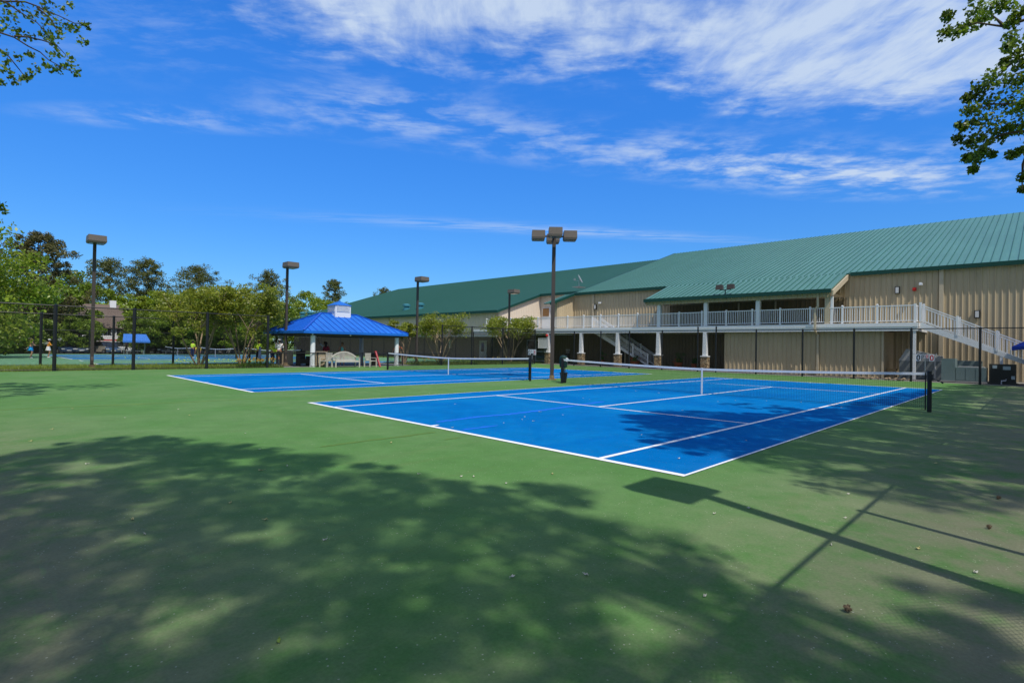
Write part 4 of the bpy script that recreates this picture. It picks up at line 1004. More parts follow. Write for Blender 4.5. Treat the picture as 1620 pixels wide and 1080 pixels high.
def myrtle(lb, x, y, H, R, stems, seed, per=60, zf=.52, mt=None, elong=1.0, size=.13, low=None):
    rr = random.Random(seed); rg = np.random.default_rng(seed)
    T = thing('crape_myrtle', lb, 'crape myrtle', (x, y, 0), group='crape myrtles inside the fences')
    b = MB(); cs, rs = [], []
    for i in range(stems):
        a = 2*PI*i/stems+rr.uniform(-.3, .3); d = R*rr.uniform(.25, .5); zt = H*rr.uniform(.42, .55)
        k = (x+d*math.cos(a)*elong, y+d*math.sin(a), zt)
        limb(b, (x+.12*math.cos(a), y+.12*math.sin(a), -.05), k, .055, .038, rr, .06, 5, 7)
        for j in range(5):
            a2 = a+rr.uniform(-.9, .9); d2 = R*rr.uniform(.5, .95); e = (x+d2*math.cos(a2)*elong, y+d2*math.sin(a2), H*rr.uniform(.62, .95))
            limb(b, k, e, .032, .01, rr, .08, 4, 5)
            for q in (.7, 1.0):
                p = Vector(k).lerp(Vector(e), q); r = R*rr.uniform(.15, .27); cs.append(tuple(p+Vector((rr.uniform(-.2, .2), rr.uniform(-.2, .2), rr.uniform(-.1, .2))))); rs.append((r*elong, r, r*.6))
    for i in range(stems*3):
        a = rr.uniform(0, 2*PI); d = R*math.sqrt(rr.random())*.8; cs.append((x+d*math.cos(a)*elong, y+d*math.sin(a), H*(.96-.28*(d/R)**2)-rr.uniform(0, .35))); r = R*rr.uniform(.14, .24); rs.append((r*elong, r, r*.6))
    if low:
        for i in range(stems*4):
            a = rr.uniform(0, 2*PI); d = R*rr.uniform(.45, .95); r = R*rr.uniform(.13, .22); cs.append((x+d*math.cos(a), y+d*math.sin(a), H*rr.uniform(low, .78))); rs.append((r, r, r*.7))
    b.build('trunk', m_bark2, T, True)
    link('crown', leaf_mesh('crown', cs, rs, per, size, rg, material=mt or lf_myr, aspect=.45, shell=.45), T)
myrtle('broad crape myrtle with leaning tan stems left of the pavilion', 6.45, 34.9, 5.35, 3.0, 7, 31, 125, size=.17, low=.40)
myrtle('crape myrtle nearest the left fence, beside the broad one', 3.9, 34.9, 5.0, 2.6, 6, 32, 120, size=.17, low=.40)
myrtle('vase shaped crape myrtle right of the pavilion with many tan stems', 21.6, 33.0, 4.25, 2.5, 8, 33, 70, size=.16)
myrtle('small dense crape myrtle touching the right end of the pavilion roof', 18.4, 33.6, 3.4, 1.25, 5, 34, 110, size=.15)
myrtle('crape myrtle at the fence corner in front of the white deck', 30.0, 33.1, 4.55, 2.9, 7, 35, 85, elong=1.0, size=.18)

# ---- trees behind the camera: their crowns shade the court, two limbs hang into the picture
PA = [(-7.26,7.08),(-5.91,6.56),(-5.4,7.11),(-4.81,7.46),(-3.96,7.07),(-3.54,5.91),(-3.04,5.22),(-2.65,4.37),(-2.45,3.63),(-2.52,2.87),(-1.96,2.29),(-1.86,1.68),(-2.19,1.21),(-1.46,.93),(-1.26,.53),(-1.27,-.04),(-1.63,-.17),(-1.89,-.5),(-1.9,-1.0),(-1.7,-1.28),(-1.69,-1.7),(-2.16,-1.79),(-2.31,-2.1),(-2.55,-2.36),(-3.01,-2.69),(-3.86,-2.89),(-6.08,-2.5),(-8.5,-2.0),(-9,4)]
PB = [(4.69,3.96),(6.22,3.91),(6.92,3.06),(7.86,1.55),(12.03,1.16),(19.25,.91),(25.92,.5),(33.24,-.88),(34,-3.9),(1.01,-3.9),(1.35,-2.97),(.55,-2.45),(.52,-1.95),(.41,-1.63),(.34,-1.02),(.77,-.43),(1.51,.26),(1.4,.6),(1.28,.89),(1.97,1.99)]
PC = [(-5.9,22.6),(-4.1,21.7),(-4.4,19.5),(-4.5,16.9),(-5.9,15.4),(-9,17),(-9,22)]
def inside(p, poly):
    x, y = p; r = False; n = len(poly)
    for i in range(n):
        x0, y0 = poly[i]; x1, y1 = poly[(i+1) % n]
        if (y0 > y) != (y1 > y) and x < (x1-x0)*(y-y0)/(y1-y0)+x0: r = not r
    return r
def edge_d(p, poly):
    best = 1e9
    for i in range(len(poly)):
        a, c = Vector(poly[i]), Vector(poly[(i+1) % len(poly)]); q = Vector(p); f = max(0, min(1, (q-a).dot(c-a)/max(1e-9, (c-a).length_squared))); best = min(best, (q-a-(c-a)*f).length)
    return best
def in_view(p, marg=60):
    d = Vector(p)-CAM; k = d.dot(F_)
    if k < .2: return False
    u = 810+FOC*d.dot(R_)/k; v = 540-FOC*d.dot(U_)/k
    return -marg < u < 1620+marg and -marg < v < 1080+marg
tsx, tsy = TO_SUN.x/TO_SUN.z, TO_SUN.y/TO_SUN.z
def shade_clumps(poly, step, hs, dens, rg, rmin=.22, rmax=.55, holes=()):
    out = []
    xs = [p[0] for p in poly]; ys_ = [p[1] for p in poly]
    y = min(ys_)
    while y < max(ys_):
        x = min(xs)
        while x < max(xs):
            p = (x+rg.uniform(-.5, .5)*step, y+rg.uniform(-.5, .5)*step); x += step
            if not inside(p, poly): continue
            e = edge_d(p, poly)
            if any((p[0]-hx)**2/ax**2+(p[1]-hy)**2/ay**2 < 1 for hx, hy, ax, ay in holes): continue
            if rg.random() > dens(p): continue
            r = min(rg.uniform(rmin, rmax), e*.8+.10)
            if e < .55 and rg.random() < .42*(1-e/.55): continue
            for _ in range(12):
                h = rg.uniform(*hs(p)); q = (p[0]+tsx*h, p[1]+tsy*h, h)
                if not in_view(q): out.append((q, r)); break
        y += step
    keep = []
    G = [(q[0]-tsx*q[2], q[1]-tsy*q[2]) for q, r in out]
    for (q, r), g in zip(out, G):
        if sum(1 for h in G if abs(h[0]-g[0]) < step*1.9 and abs(h[1]-g[1]) < step*1.9) >= 5: keep.append((q, r))
    return keep
rg = random.Random(5)
HOLES = [(-4.55, 2.35, .42, .13), (-3.5, 3.0, .38, .18), (-3.9, 1.3, .3, .08), (-2.9, 1.3, .25, .10), (-5.2, 4.9, .22, .25), (-3.2, .2, .3, .09), (-4.6, 3.9, .35, .18), (-2.3, .3, .22, .12), (-5.4, .6, .35, .12), (-2.6, -.9, .35, .10), (-4.4, -.6, .4, .07), (-3.5, -1.5, .3, .09), (-2.7, -1.8, .25, .08), (-4.7, -1.3, .3, .05), (-2.1, -1.2, .2, .08),(-3.0,-.55,.3,.1)]
HB = [(12.2, .05, .75, .42), (23, -1.2, 3.5, .16), (18, -1.6, 3, .14), (26, -.3, 3, .12), (14.5, -1.5, 2.2, .13), (20, -2.6, 3, .2), (11, -2.2, 1.6, .1), (8.3, .9, .8, .12), (16, .2, 2.2, .12), (30, -2, 2, .3), (9.0, -1.2, 1.2, .1), (12.5, -.4, 1.5, .08)]
clA = shade_clumps(PA, .27, lambda p: (10, 19), lambda p: .93 if p[1] > .3 else .84, rg, .18, .38, HOLES)
clB = shade_clumps(PB, .42, lambda p: (8, 18), lambda p: .93, rg, .25, .58, HB)
PD = [(-1.6,-1.55),(-2.2,-1.75),(-2.6,-2.3),(-4.0,-2.75),(-3.6,-3.4),(-1.0,-3.4),(-.95,-2.3)]
clD = shade_clumps(PD, .20, lambda p: (10, 19), lambda p: .62, rg, .12, .26)
clC = shade_clumps(PC, .45, lambda p: (9, 13), lambda p: .75, rg, .2, .45)
SHADE = [('oak', -10.5, -11.5), ('oak', -5.2, -13), ('oak', 4.2, -12.5), ('oak', 10, -12), ('oak', 17.5, -12.6), ('oak', 25.5, -12.3), ('oak', -11.5, 11.5)]
LB = ['tall shade tree behind the camera at the court corner, out of the picture', 'tall shade tree behind the camera shading the near court', 'shade tree right of the picture whose leafy limb hangs into the top right corner', 'shade tree right of the picture beside the near net', 'shade tree right of the picture beyond the net', 'shade tree right of the picture near the clubhouse stair', 'tree left of the picture whose thin branches hang into the top left corner']
bag = {i: [] for i in range(len(SHADE))}
for q, r in clA+clB+clC+clD:
    i = min(range(len(SHADE)), key=lambda k: (SHADE[k][1]-q[0])**2+(SHADE[k][2]-q[1])**2); bag[i].append((q, r, 1))
# leafy limbs that hang into the picture: clump centres (x, y, z, radius) and twig lines
LIMB_R = [(7.39,-1.72,8.3,0.12),(7.82,-1.63,8.18,0.15),(7.59,-1.85,8.02,0.15),(7.93,-2.02,8.23,0.17),(7.97,-2.11,8.53,0.23),(7.2,-2.39,8.09,0.23),(7.14,-2.57,8.02,0.15),(8.27,-2.19,8.44,0.15),(7.49,-2.75,7.97,0.15),(7.45,-2.65,7.81,0.12),(8.52,-2.61,7.98,0.17),(7.78,-2.73,7.38,0.2),(8.29,-2.57,7.71,0.12),(7.79,-2.77,7.13,0.17),(8.01,-2.54,7.3,0.1),(7.32,-2.44,6.82,0.23),(7.99,-2.22,6.96,0.2),(8.34,-2.58,7.03,0.23),(7.86,-2.77,6.79,0.19),(8.13,-2.11,6.85,0.15),(8.03,-1.97,6.79,0.1),(7.18,-2.09,6.22,0.15),(8.17,-2.26,6.62,0.25),(7.95,-2.55,6.46,0.25),(7.55,-2.78,6.19,0.2),(7.12,-1.96,5.94,0.11),(8.3,-2.06,6.34,0.19),(7.77,-2.33,6.09,0.23),(8.13,-2.59,6.07,0.23),(8.36,-2.77,6.09,0.17),(8.07,-1.83,6.0,0.12),(8.38,-2.0,5.98,0.17),(7.66,-2.25,5.77,0.17),(8.24,-2.49,5.94,0.15),(7.72,-2.15,5.44,0.15),(8.39,-1.95,5.66,0.11),(8.32,-2.06,5.38,0.1),(7.24,-2.27,5.4,0.12),(7.3,-2.4,5.33,0.07),(7.43,-2.66,5.3,0.1),(8.48,-2.74,5.63,0.1),(7.74,-2.81,4.93,0.1),(8.0,-2.79,4.75,0.07),(7.55,-2.99,6.36,0.31),(7.84,-2.98,7.55,0.31),(7.67,-3.04,5.69,0.28)]
LIMB_L = [(-5.86,13.75,8.96,0.18),(-5.75,13.98,9.26,0.18),(-5.54,13.97,9.38,0.12),(-5.89,14.3,8.81,0.21),(-5.79,14.08,8.83,0.18),(-5.62,14.32,8.89,0.12),(-5.51,14.24,8.77,0.14),(-5.39,14.37,8.86,0.11),(-5.67,14.06,9.06,0.12),(-5.41,13.55,8.98,0.12),(-5.24,14.24,9.45,0.15),(-5.1,14.33,9.64,0.15),(-4.97,14.26,9.82,0.15),(-4.8,13.91,9.59,0.12),(-4.67,14.05,9.82,0.08),(-5.11,13.58,9.08,0.15),(-4.95,14.19,9.38,0.18),(-4.93,13.93,9.18,0.15),(-4.89,13.64,8.9,0.18),(-4.92,13.42,8.65,0.14),(-4.71,14.19,9.36,0.12),(-4.58,14.32,9.39,0.12),(-4.58,13.41,8.94,0.12),(-4.47,14.12,9.04,0.11),(-4.48,13.73,9.3,0.09),(-4.39,13.45,9.2,0.09),(-4.4,13.6,8.82,0.08),(-5.13,14.14,9.08,0.12),(-5.17,14.24,8.94,0.12),(-5.08,13.41,8.58,0.09),(-4.96,13.97,8.73,0.12),(-5.05,13.41,8.22,0.14),(-4.83,14.07,8.55,0.12),(-5.08,13.7,8.04,0.12),(-4.93,14.24,8.22,0.12),(-4.8,14.33,8.27,0.12),(-4.72,13.84,8.2,0.12),(-4.56,14.32,8.44,0.14),(-4.54,13.63,8.04,0.09),(-4.7,13.41,8.25,0.09),(-5.23,13.97,7.98,0.11),(-5.37,13.41,7.65,0.08),(-5.81,13.59,7.98,0.09),(-5.59,13.8,8.07,0.09),(-5.4,13.99,8.29,0.08),(-5.78,13.55,7.61,0.12),(-5.68,13.44,7.47,0.12),(-5.49,14.25,7.75,0.11),(-5.62,13.7,7.41,0.08),(-5.41,14.34,7.85,0.09),(-5.84,14.29,7.56,0.08),(-5.36,13.76,8.18,0.06),(-5.76,13.86,7.88,0.08),(-5.8,13.92,4.59,0.11),(-5.75,14.04,4.52,0.08)]
TWIG_R = [[(7.82,-3.48,7.81),(7.83,-2.81,7.95),(7.82,-2.54,7.93),(7.8,-2.13,8.17),(7.76,-1.69,8.16)],[(7.82,-2.54,7.93),(7.81,-2.34,8.26)],[(7.82,-3.48,7.34),(7.83,-2.99,7.36),(7.82,-2.68,7.23),(7.82,-2.46,7.0),(7.8,-2.23,6.82)],[(7.82,-3.64,5.79),(7.83,-2.99,5.8),(7.82,-2.56,5.84),(7.81,-2.33,5.77),(7.79,-2.05,5.48)],[(7.83,-3.4,6.33),(7.83,-2.82,6.34),(7.81,-2.37,6.47),(7.79,-1.99,6.41)],[(7.83,-2.99,5.8),(7.83,-2.81,5.19),(7.83,-2.8,4.71)]]
TWIG_L = [[(-6.51,13.9,8.73),(-5.9,13.9,8.54),(-5.66,13.89,8.53),(-5.42,13.88,8.42),(-5.2,13.87,8.36),(-5.05,13.86,8.23),(-4.73,13.84,8.12),(-4.51,13.82,8.1)],[(-5.66,13.89,8.56),(-5.43,13.88,8.63),(-5.17,13.87,8.66),(-4.91,13.85,8.64),(-4.73,13.84,8.46)],[(-6.42,13.9,9.19),(-5.91,13.9,9.26),(-5.49,13.89,9.44),(-5.28,13.88,9.43),(-5.1,13.87,9.37),(-4.9,13.85,9.37),(-4.59,13.83,9.31),(-4.32,13.8,9.38)],[(-6.12,13.9,9.34),(-5.75,13.89,9.25),(-5.55,13.89,9.15),(-5.27,13.88,9.04),(-5.13,13.87,8.9)],[(-6.2,13.9,8.15),(-5.89,13.9,8.16),(-5.74,13.89,8.05),(-5.56,13.89,7.82),(-5.45,13.88,7.67)],[(-5.28,13.88,9.4),(-5.03,13.86,9.23),(-4.88,13.85,8.96)]]
for c in LIMB_R: bag[2].append((c[:3], c[3], 0))
for c in LIMB_L: bag[6].append((c[:3], c[3], -1))
for i, (kind, x, y) in enumerate(SHADE):
    rr = random.Random(70+i); rg2 = np.random.default_rng(70+i)
    T = thing('shade_tree', LB[i], 'tree', (x, y, 0), group='shade trees around the camera')
    b = MB(); limb(b, (x, y, -.1), (x+rr.uniform(-.4, .4), y-.3, 13.5), .32, .10, rr, .03, 8, 10)
    cl_ = bag[i]
    far = sorted(cl_, key=lambda c: rr.random())[:46]
    for q, r, k in far:
        if k == 1:
            st = (x, y, min(13, max(3.5, q[2]-3.5))); ok = True
            for f in (.2, .35, .5, .65, .8, .95):
                m_ = Vector(st).lerp(Vector(q), f); g = (m_.x-tsx*m_.z, m_.y-tsy*m_.z)
                if g[1] > -3.6 and not (inside(g, PA) or inside(g, PD) or inside(g, PB) or inside(g, PC)): ok = False
            if ok: limb(b, st, q, .06, .012, rr, .03, 5, 5)
    tw = TWIG_R if i == 2 else TWIG_L if i == 6 else []
    for k, ln in enumerate(tw):
        n = len(ln); r0 = .035 if i == 2 else .022
        if k in (0, 2, 3, 4) : limb(b, (x, y, ln[0][2]-.6), ln[0], .09, r0, rr, .05, 5, 6)
        b.tube(ln, [r0+(.007-r0)*j/(n-1) for j in range(n)], 6)
    b.build('trunk', m_bark, T, True)
    sets = []
    a = [c for c in cl_ if c[2] == 1]
    thin = i in (2, 3, 4, 5)
    if a: sets.append(leaf_mesh('crown', [c[0] for c in a], [(c[1],)*3 for c in a], 185 if thin else 115, .15 if thin else .115, rg2, material=lf_shade, shell=.6))
    a = [c for c in cl_ if c[2] == 0]
    if a: sets.append(leaf_mesh('crown', [c[0] for c in a], [(c[1]*1.08,)*3 for c in a], 125, .072, rg2, material=lf_shade, aspect=.75, shell=.6))
    a = [c for c in cl_ if c[2] == -1]
    if a: sets.append(leaf_mesh('crown', [c[0] for c in a], [(c[1]*1.2,)*3 for c in a], 22, .085, rg2, material=lf_shade, aspect=.7, shell=.7))
    for me in sets: link('crown', me, T)

# ---------------------------------------------------------------- grass strip and day lilies along the left fence
lf_grass = leaf_mat('grass_blade', (.17, .27, .025), (.36, .40, .06), .45, 1.2)
def blades(name, n, fx, fy, hmin, hmax, material, rg):
    x = fx(n); y = fy(n); h = rg.uniform(hmin, hmax, n); a = rg.uniform(0, 2*np.pi, n); lean = rg.normal(0, .35, (n, 2))*h[:, None]; wd = .012+.01*rg.random(n)
    z = np.array([gz(v) for v in y])-.03
    p0 = np.stack([x-wd*np.cos(a), y-wd*np.sin(a), z], 1); p1 = np.stack([x+wd*np.cos(a), y+wd*np.sin(a), z], 1); p2 = np.stack([x+lean[:, 0], y+lean[:, 1], z+h], 1)
    v = np.stack([p0, p1, p2], 1).reshape(-1, 3)
    me = bpy.data.meshes.new(name); me.vertices.add(3*n); me.vertices.foreach_set('co', v.astype(np.float32).ravel())
    me.loops.add(3*n); me.loops.foreach_set('vertex_index', np.arange(3*n, dtype=np.int32)); me.polygons.add(n); me.polygons.foreach_set('loop_start', np.arange(0, 3*n, 3, dtype=np.int32))
    me.update(calc_edges=True); me.materials.append(material); return me
o = link('grass', blades('grass', 26000, lambda n: nrg.uniform(-12, 7.6, n), lambda n: np.where(nrg.random(n) < .4, nrg.uniform(30.75, 31.4, n), nrg.uniform(31.2, 36.7, n)), .06, .24, lf_grass, nrg)); tag(o, 'rough green grass strip between the two tall left fences', 'grass', kind='stuff')
o = link('grass', blades('grass', 14000, lambda n: nrg.uniform(18.2, 30.5, n), lambda n: np.where(nrg.random(n) < .5, nrg.uniform(30.8, 31.5, n), nrg.uniform(31.2, 36.5, n)), .08, .30, lf_grass, nrg)); tag(o, 'grass and ground cover right of the pavilion under the crape myrtles', 'grass', kind='stuff')
lf_lily = leaf_mat('lily_leaf', (.04, .10, .012), (.10, .17, .02)); lf_yel = leaf_mat('yellow_petal', (.62, .42, .03), (.75, .55, .12), .2)
lilies = []
def lily(x, y, nfl, lb, r=.38):
    T = thing('day_lily', lb, 'flower', (x, y, 0), group='yellow day lilies along the left fence')
    n = 130; me = blades('leaves', n, lambda n: x+nrg.normal(0, r*.5, n), lambda n: y+nrg.normal(0, r*.45, n), .25, .55, lf_lily, nrg); link('leaves', me, T)
    c = np.column_stack([x+nrg.uniform(-r, r, nfl), y+nrg.uniform(-r, r*.6, nfl), .38+.22*nrg.random(nfl)])
    link('blossoms', leaf_mesh('blossoms', c, np.full((nfl, 3), .045), 14, .075, nrg, material=lf_yel), T)
for x in (5.2, 5.7, 6.1, 6.5, 6.9): lily(x, 31.1+rnd.uniform(-.15, .3), 9, 'yellow flowering day lily clump at the foot of the leaning crape myrtle')
for i in range(13): lily(18.0+i*.78+rnd.uniform(-.2, .2), 31.1+rnd.uniform(-.1, .35), 5, 'yellow flowering day lily clump behind the second net, right of the pavilion')

# ---------------------------------------------------------------- houses, awning, vehicles behind the far courts
m_shing = mat('brown_shingle', (.15, .115, .095), .95, .18, .8, .3, 14, tint=(.20, .16, .14), tint_scale=.6); m_siding = mat('white_siding', (.66, .66, .64), .7, .06, 1)
def house(lb, x0, x1, y0, y1, h, hr, wins, wall=m_siding, roof=m_shing, ch=None):
    zb = gz(y0)
    T = thing('house', lb, 'house', ((x0+x1)/2, (y0+y1)/2, zb), group='houses behind the car park'); ym = (y0+y1)/2
    b = MB().box(x0, x1, y0, y1, zb-.2, zb+h); b.poly([(x0+.001, y0, zb+h), (x0+.001, y1, zb+h), (x0+.001, ym, zb+hr-.1)]); b.poly([(x1-.001, y0, zb+h), (x1-.001, y1, zb+h), (x1-.001, ym, zb+hr-.1)])
    for i in range(int((h)/.25)): b.box(x0, x1, y0-.02, y0-.003, zb+.25*i+.22, zb+.25*i+.245)
    b.build('wall', wall, T)
    b = MB(); e = .5; sl = (hr-h)/(ym-y0)
    for s, ya in ((1, y0-e), (-1, y1+e)):
        b.hexa([(x0-e, ya, zb+h-sl*e-.15), (x1+e, ya, zb+h-sl*e-.15), (x1+e, ym, zb+hr-.15), (x0-e, ym, zb+hr-.15)][::s], [(x0-e, ya, zb+h-sl*e), (x1+e, ya, zb+h-sl*e), (x1+e, ym, zb+hr), (x0-e, ym, zb+hr)][::s])
    r = b.build('roof', roof, T)
    if ch:
        MB().box(ch-.45, ch+.45, ym-.5, ym+.5, zb+hr-.6, zb+hr+.75).build('chimney', m_white, r)
        for px_ in (ch-7.2, ch-3.6): MB().tube([(px_, y0+2.2, zb+h+1.0), (px_, y0+2.2, zb+h+2.1)], .12, 8).build('roof_vent', m_white, r)
    for wx, wz in wins:
        f = MB().box(wx-.62, wx+.62, y0-.06, y0-.022, zb+wz-.8, zb+wz+.8).build('window', m_white, T)
        MB().box(wx-.5, wx-.03, y0-.075, y0-.061, zb+wz-.68, zb+wz+.68).box(wx+.03, wx+.5, y0-.075, y0-.061, zb+wz-.68, zb+wz+.68).build('pane', m_glass, f)
house('two storey white house with big brown shingle roof and white chimney', 2.3, 12.6, 110.5, 118, 4.6, 8.2, [(3.4, 3.2), (5.4, 3.2), (7.6, 3.2), (9.8, 3.2), (11.6, 3.2), (3.4, 1.2), (5.4, 1.2), (7.6, 1.2), (9.8, 1.2)], ch=11.0)
house('darker roofed house wing left of the big brown roof', -2.2, 1.7, 111.5, 118, 4.4, 7.2, [(-.8, 3.0), (.8, 3.0)])
house('low white house seen under the trees behind the middle far net', 17.5, 30.5, 107.5, 114, 2.6, 4.4, [(19.5, 1.5), (22.5, 1.5), (25.5, 1.5), (28.5, 1.5)])
T = thing('bench_awning', 'small blue awning on posts over a player bench at the far court', 'awning', (9.0, 82.2, gz(82)))
zz = gz(82)
MB().hexa([(7.35, 81.4, zz+1.72), (10.35, 81.4, zz+1.72), (10.35, 81.4, zz+1.78), (7.35, 81.4, zz+1.78)], [(7.6, 82.6, zz+2.62), (10.1, 82.6, zz+2.62), (10.1, 82.6, zz+2.68), (7.6, 82.6, zz+2.68)]).box(7.35, 10.35, 81.38, 81.397, zz+1.55, zz+1.77).build('canopy', mat('blue_awning_cloth', (.05, .20, .62), .8, .1, 2), T)
for x in (7.7, 10.0): MB().tube([(x, 82.7, zz), (x, 82.7, zz+2.64)], .04, 6).build('post', m_steel, T)
MB().box(7.8, 9.9, 82.0, 82.35, zz+.42, zz+.46).box(7.9, 7.98, 82.0, 82.35, zz, zz+.415).box(9.7, 9.78, 82.0, 82.35, zz, zz+.415).build('bench', m_steel, T)
m_tyre = mat('tyre_rubber', (.015, .015, .016), .9, .1, 5); m_lamp = mat('headlamp_lens', (.7, .7, .68), .15, .03)
def vehicle(lb, cat, x, y, rz, paint, L=4.6, W=1.8, H=1.45, kind='car', name='parked_car'):
    T = thing(name, lb, cat, (x, y, gz(y)-.012), rz, 'vehicles parked behind the far courts')
    # profile (along, height, half-width), front at -y
    if kind == 'car': lo = [(-L/2, .35, .78), (-L/2+.12, .68, .86), (-L/2+1.25, .92, .9), (L/2-.85, .98, .9), (L/2-.05, .85, .85), (L/2, .40, .8)]; gh = [(-L/2+1.15, .92), (-L/2+1.95, H), (L/2-1.35, H-.02), (L/2-.55, .98)]
    elif kind == 'suv': lo = [(-L/2, .4, .82), (-L/2+.1, .85, .88), (-L/2+1.15, 1.05, .92), (L/2-.1, 1.08, .9), (L/2, .5, .85)]; gh = [(-L/2+1.0, 1.05), (-L/2+1.65, H), (L/2-.35, H-.03), (L/2-.08, 1.08)]
    else: lo = [(-L/2, .45, .9), (-L/2+.1, 1.0, .95), (-L/2+.7, 1.25, .98), (L/2-.03, 1.28, .98), (L/2, .5, .95)]; gh = [(-L/2+.6, 1.25), (-L/2+1.25, H-.1), (-L/2+1.7, H), (L/2-.03, H)]
    hw = W/2
    b = MB()
    for (y0, z0, w0), (y1, z1, w1) in zip(lo, lo[1:]):
        a, c = hw*w0/.95, hw*w1/.95
        b.hexa([(-a*.97, y0, .28), (a*.97, y0, .28), (c*.97, y1, .28), (-c*.97, y1, .28)], [(-a, y0, z0), (a, y0, z0), (c, y1, z1), (-c, y1, z1)])
    bd = b.build('body', paint, T, local=True)
    r = MB(); rw = hw*.74
    for (y0, z0), (y1, z1) in list(zip(gh[1:], gh[2:]))[:(None if kind == 'van' else -1)]:
        r.hexa([(-rw, y0, z0-.06), (rw, y0, z0-.06), (rw, y1, z1-.06), (-rw, y1, z1-.06)], [(-rw*.95, y0, z0), (rw*.95, y0, z0), (rw*.95, y1, z1), (-rw*.95, y1, z1)])
    r.build('roof', paint, T, local=True)
    g = MB(); (ya, za), (yb, zb_), (yc, zc), (yd, zd) = gh[0], gh[1], gh[-2], gh[-1]; q = hw*.88
    g.quad((-q, ya, za), (q, ya, za), (rw*.97, yb, zb_-.05), (-rw*.97, yb, zb_-.05)).build('windscreen', m_glass, T, local=True)
    for sx in (-1, 1):
        if kind == 'van': MB().quad((sx*q, ya, za), (sx*q, ya+1.0, za+.02), (sx*rw*.98, yb+.9, zb_-.06), (sx*rw*.98, yb, zb_-.06)).build('side_window', m_glass, T, local=True); MB().hexa([(sx*q-.01, ya+1.0, 1.2), (sx*q+.01, ya+1.0, 1.2), (sx*q+.01, yd, 1.2), (sx*q-.01, yd, 1.2)], [(sx*rw-.01, ya+1.0, H-.02), (sx*rw+.01, ya+1.0, H-.02), (sx*rw+.01, yd, H-.02), (sx*rw-.01, yd, H-.02)]).build('side_panel', paint, T, local=True)
        else: MB().quad((sx*q, ya+.15, za), (sx*q, yd-.1, zd), (sx*rw*.98, yc, zc-.06), (sx*rw*.98, yb, zb_-.06)).build('side_window', m_glass, T, local=True)
        MB().cbox(sx*hw*.68, -L/2+.06, .66, .34, .14, .14).build('headlight', m_lamp, T, local=True)
        for wy in (-L/2+.85, L/2-.85):
            wh = MB().xform(lambda p: p); wh.lathe([(.2, -.1), (.31, -.09), (.32, 0), (.31, .09), (.2, .1)], n=14); wh.xform(lambda p: Vector((sx*(hw-.08)+p.z, wy+p.x, .32+p.y))); w_ = wh.build('wheel', m_tyre, T, local=True)
            rm = MB().lathe([(.18, .0), (.05, .03)], n=10).xform(lambda p: Vector((sx*(hw+.025)+sx*p.z, wy+p.x, .32+p.y))); rm.build('rim', m_steel, w_, local=True)
    if kind == 'van': MB().quad((-q, yd+.01, 1.28), (q, yd+.01, 1.28), (rw*.97, yd+.01, H-.03), (-rw*.97, yd+.01, H-.03)).build('rear_door', paint, T, local=True)
    else: MB().quad((-q, yd, zd), (q, yd, zd), (rw*.97, yc, zc-.05), (-rw*.97, yc, zc-.05)).build('rear_window', m_glass, T, local=True)
    MB().box(-hw*.85, hw*.85, -L/2-.04, -L/2+.05, .32, .52).build('bumper', m_black if kind == 'suv' else paint, T, local=True)
    MB().box(-.26, .26, -L/2-.06, -L/2-.045, .42, .53).build('number_plate', m_white, T, local=True)
    return T
pt = lambda n, c: mat(n, c, .25, .04, 2, spec=.6)
vehicle('dark blue car parked head on beside the tall fence post on the left', 'car', 1.9, 88.4, .25, pt('dark_blue_paint', (.03, .06, .13)))
vehicle('grey blue car parked left of the leftmost lamp post', 'car', 4.0, 88.6, -.1, pt('slate_paint', (.05, .08, .13)))
vehicle('dark slate hatchback just left of the leftmost lamp post', 'car', 4.95, 91.6, .1, pt('deep_slate_paint', (.03, .045, .07)), kind='suv', H=1.6)
vehicle('tan estate car right of the leftmost lamp post', 'car', 6.25, 88.8, .5, pt('tan_paint', (.42, .38, .31)), kind='suv', H=1.65)
vehicle('blue saloon car parked between the tan estate and the white pickup', 'car', 7.25, 87.9, -.1, pt('mid_blue_paint', (.05, .10, .19)))
vehicle('white sport utility car beside the blue awning', 'car', 8.3, 88.3, .2, pt('white_paint', (.75, .75, .74)), kind='suv', H=1.7)
v = vehicle('tall white delivery van with red stripes on its side behind the parked cars', 'van', 7.2, 95, PI/2, pt('white_paint', (.75, .75, .74)), 6.4, 2.1, 2.6, 'van', 'delivery_van')
for z in (1.45, 1.85): 
    MB().box(1.055, 1.07, -1.8, 1.0, z, z+.18).build('stripe', mat('red_vinyl', (.55, .03, .03)), v, local=True)
    MB().box(-1.07, -1.055, -1.8, 1.0, z, z+.18).build('stripe', mat('red_vinyl', (.55, .03, .03)), v, local=True)
vehicle('dark blue car half hidden by the blue awning posts', 'car', 9.6, 89.5, 0, pt('navy_paint', (.02, .045, .10)))
vehicle('dark car parked right of the blue awning behind the distant net', 'car', 12.8, 88.9, .1, pt('charcoal_paint', (.03, .035, .045)), kind='suv', H=1.65)
T = thing('player_bench', 'metal player bench beside the distant net post', 'bench', (12.4, 80.0, gz(80))); zz = gz(80)
MB().box(11.7, 13.2, 79.8, 80.1, zz+.43, zz+.47).build('seat', m_steel, T)
for x in (11.8, 13.05): MB().box(x, x+.05, 79.8, 80.1, zz, zz+.428).build('leg', m_steel, T)

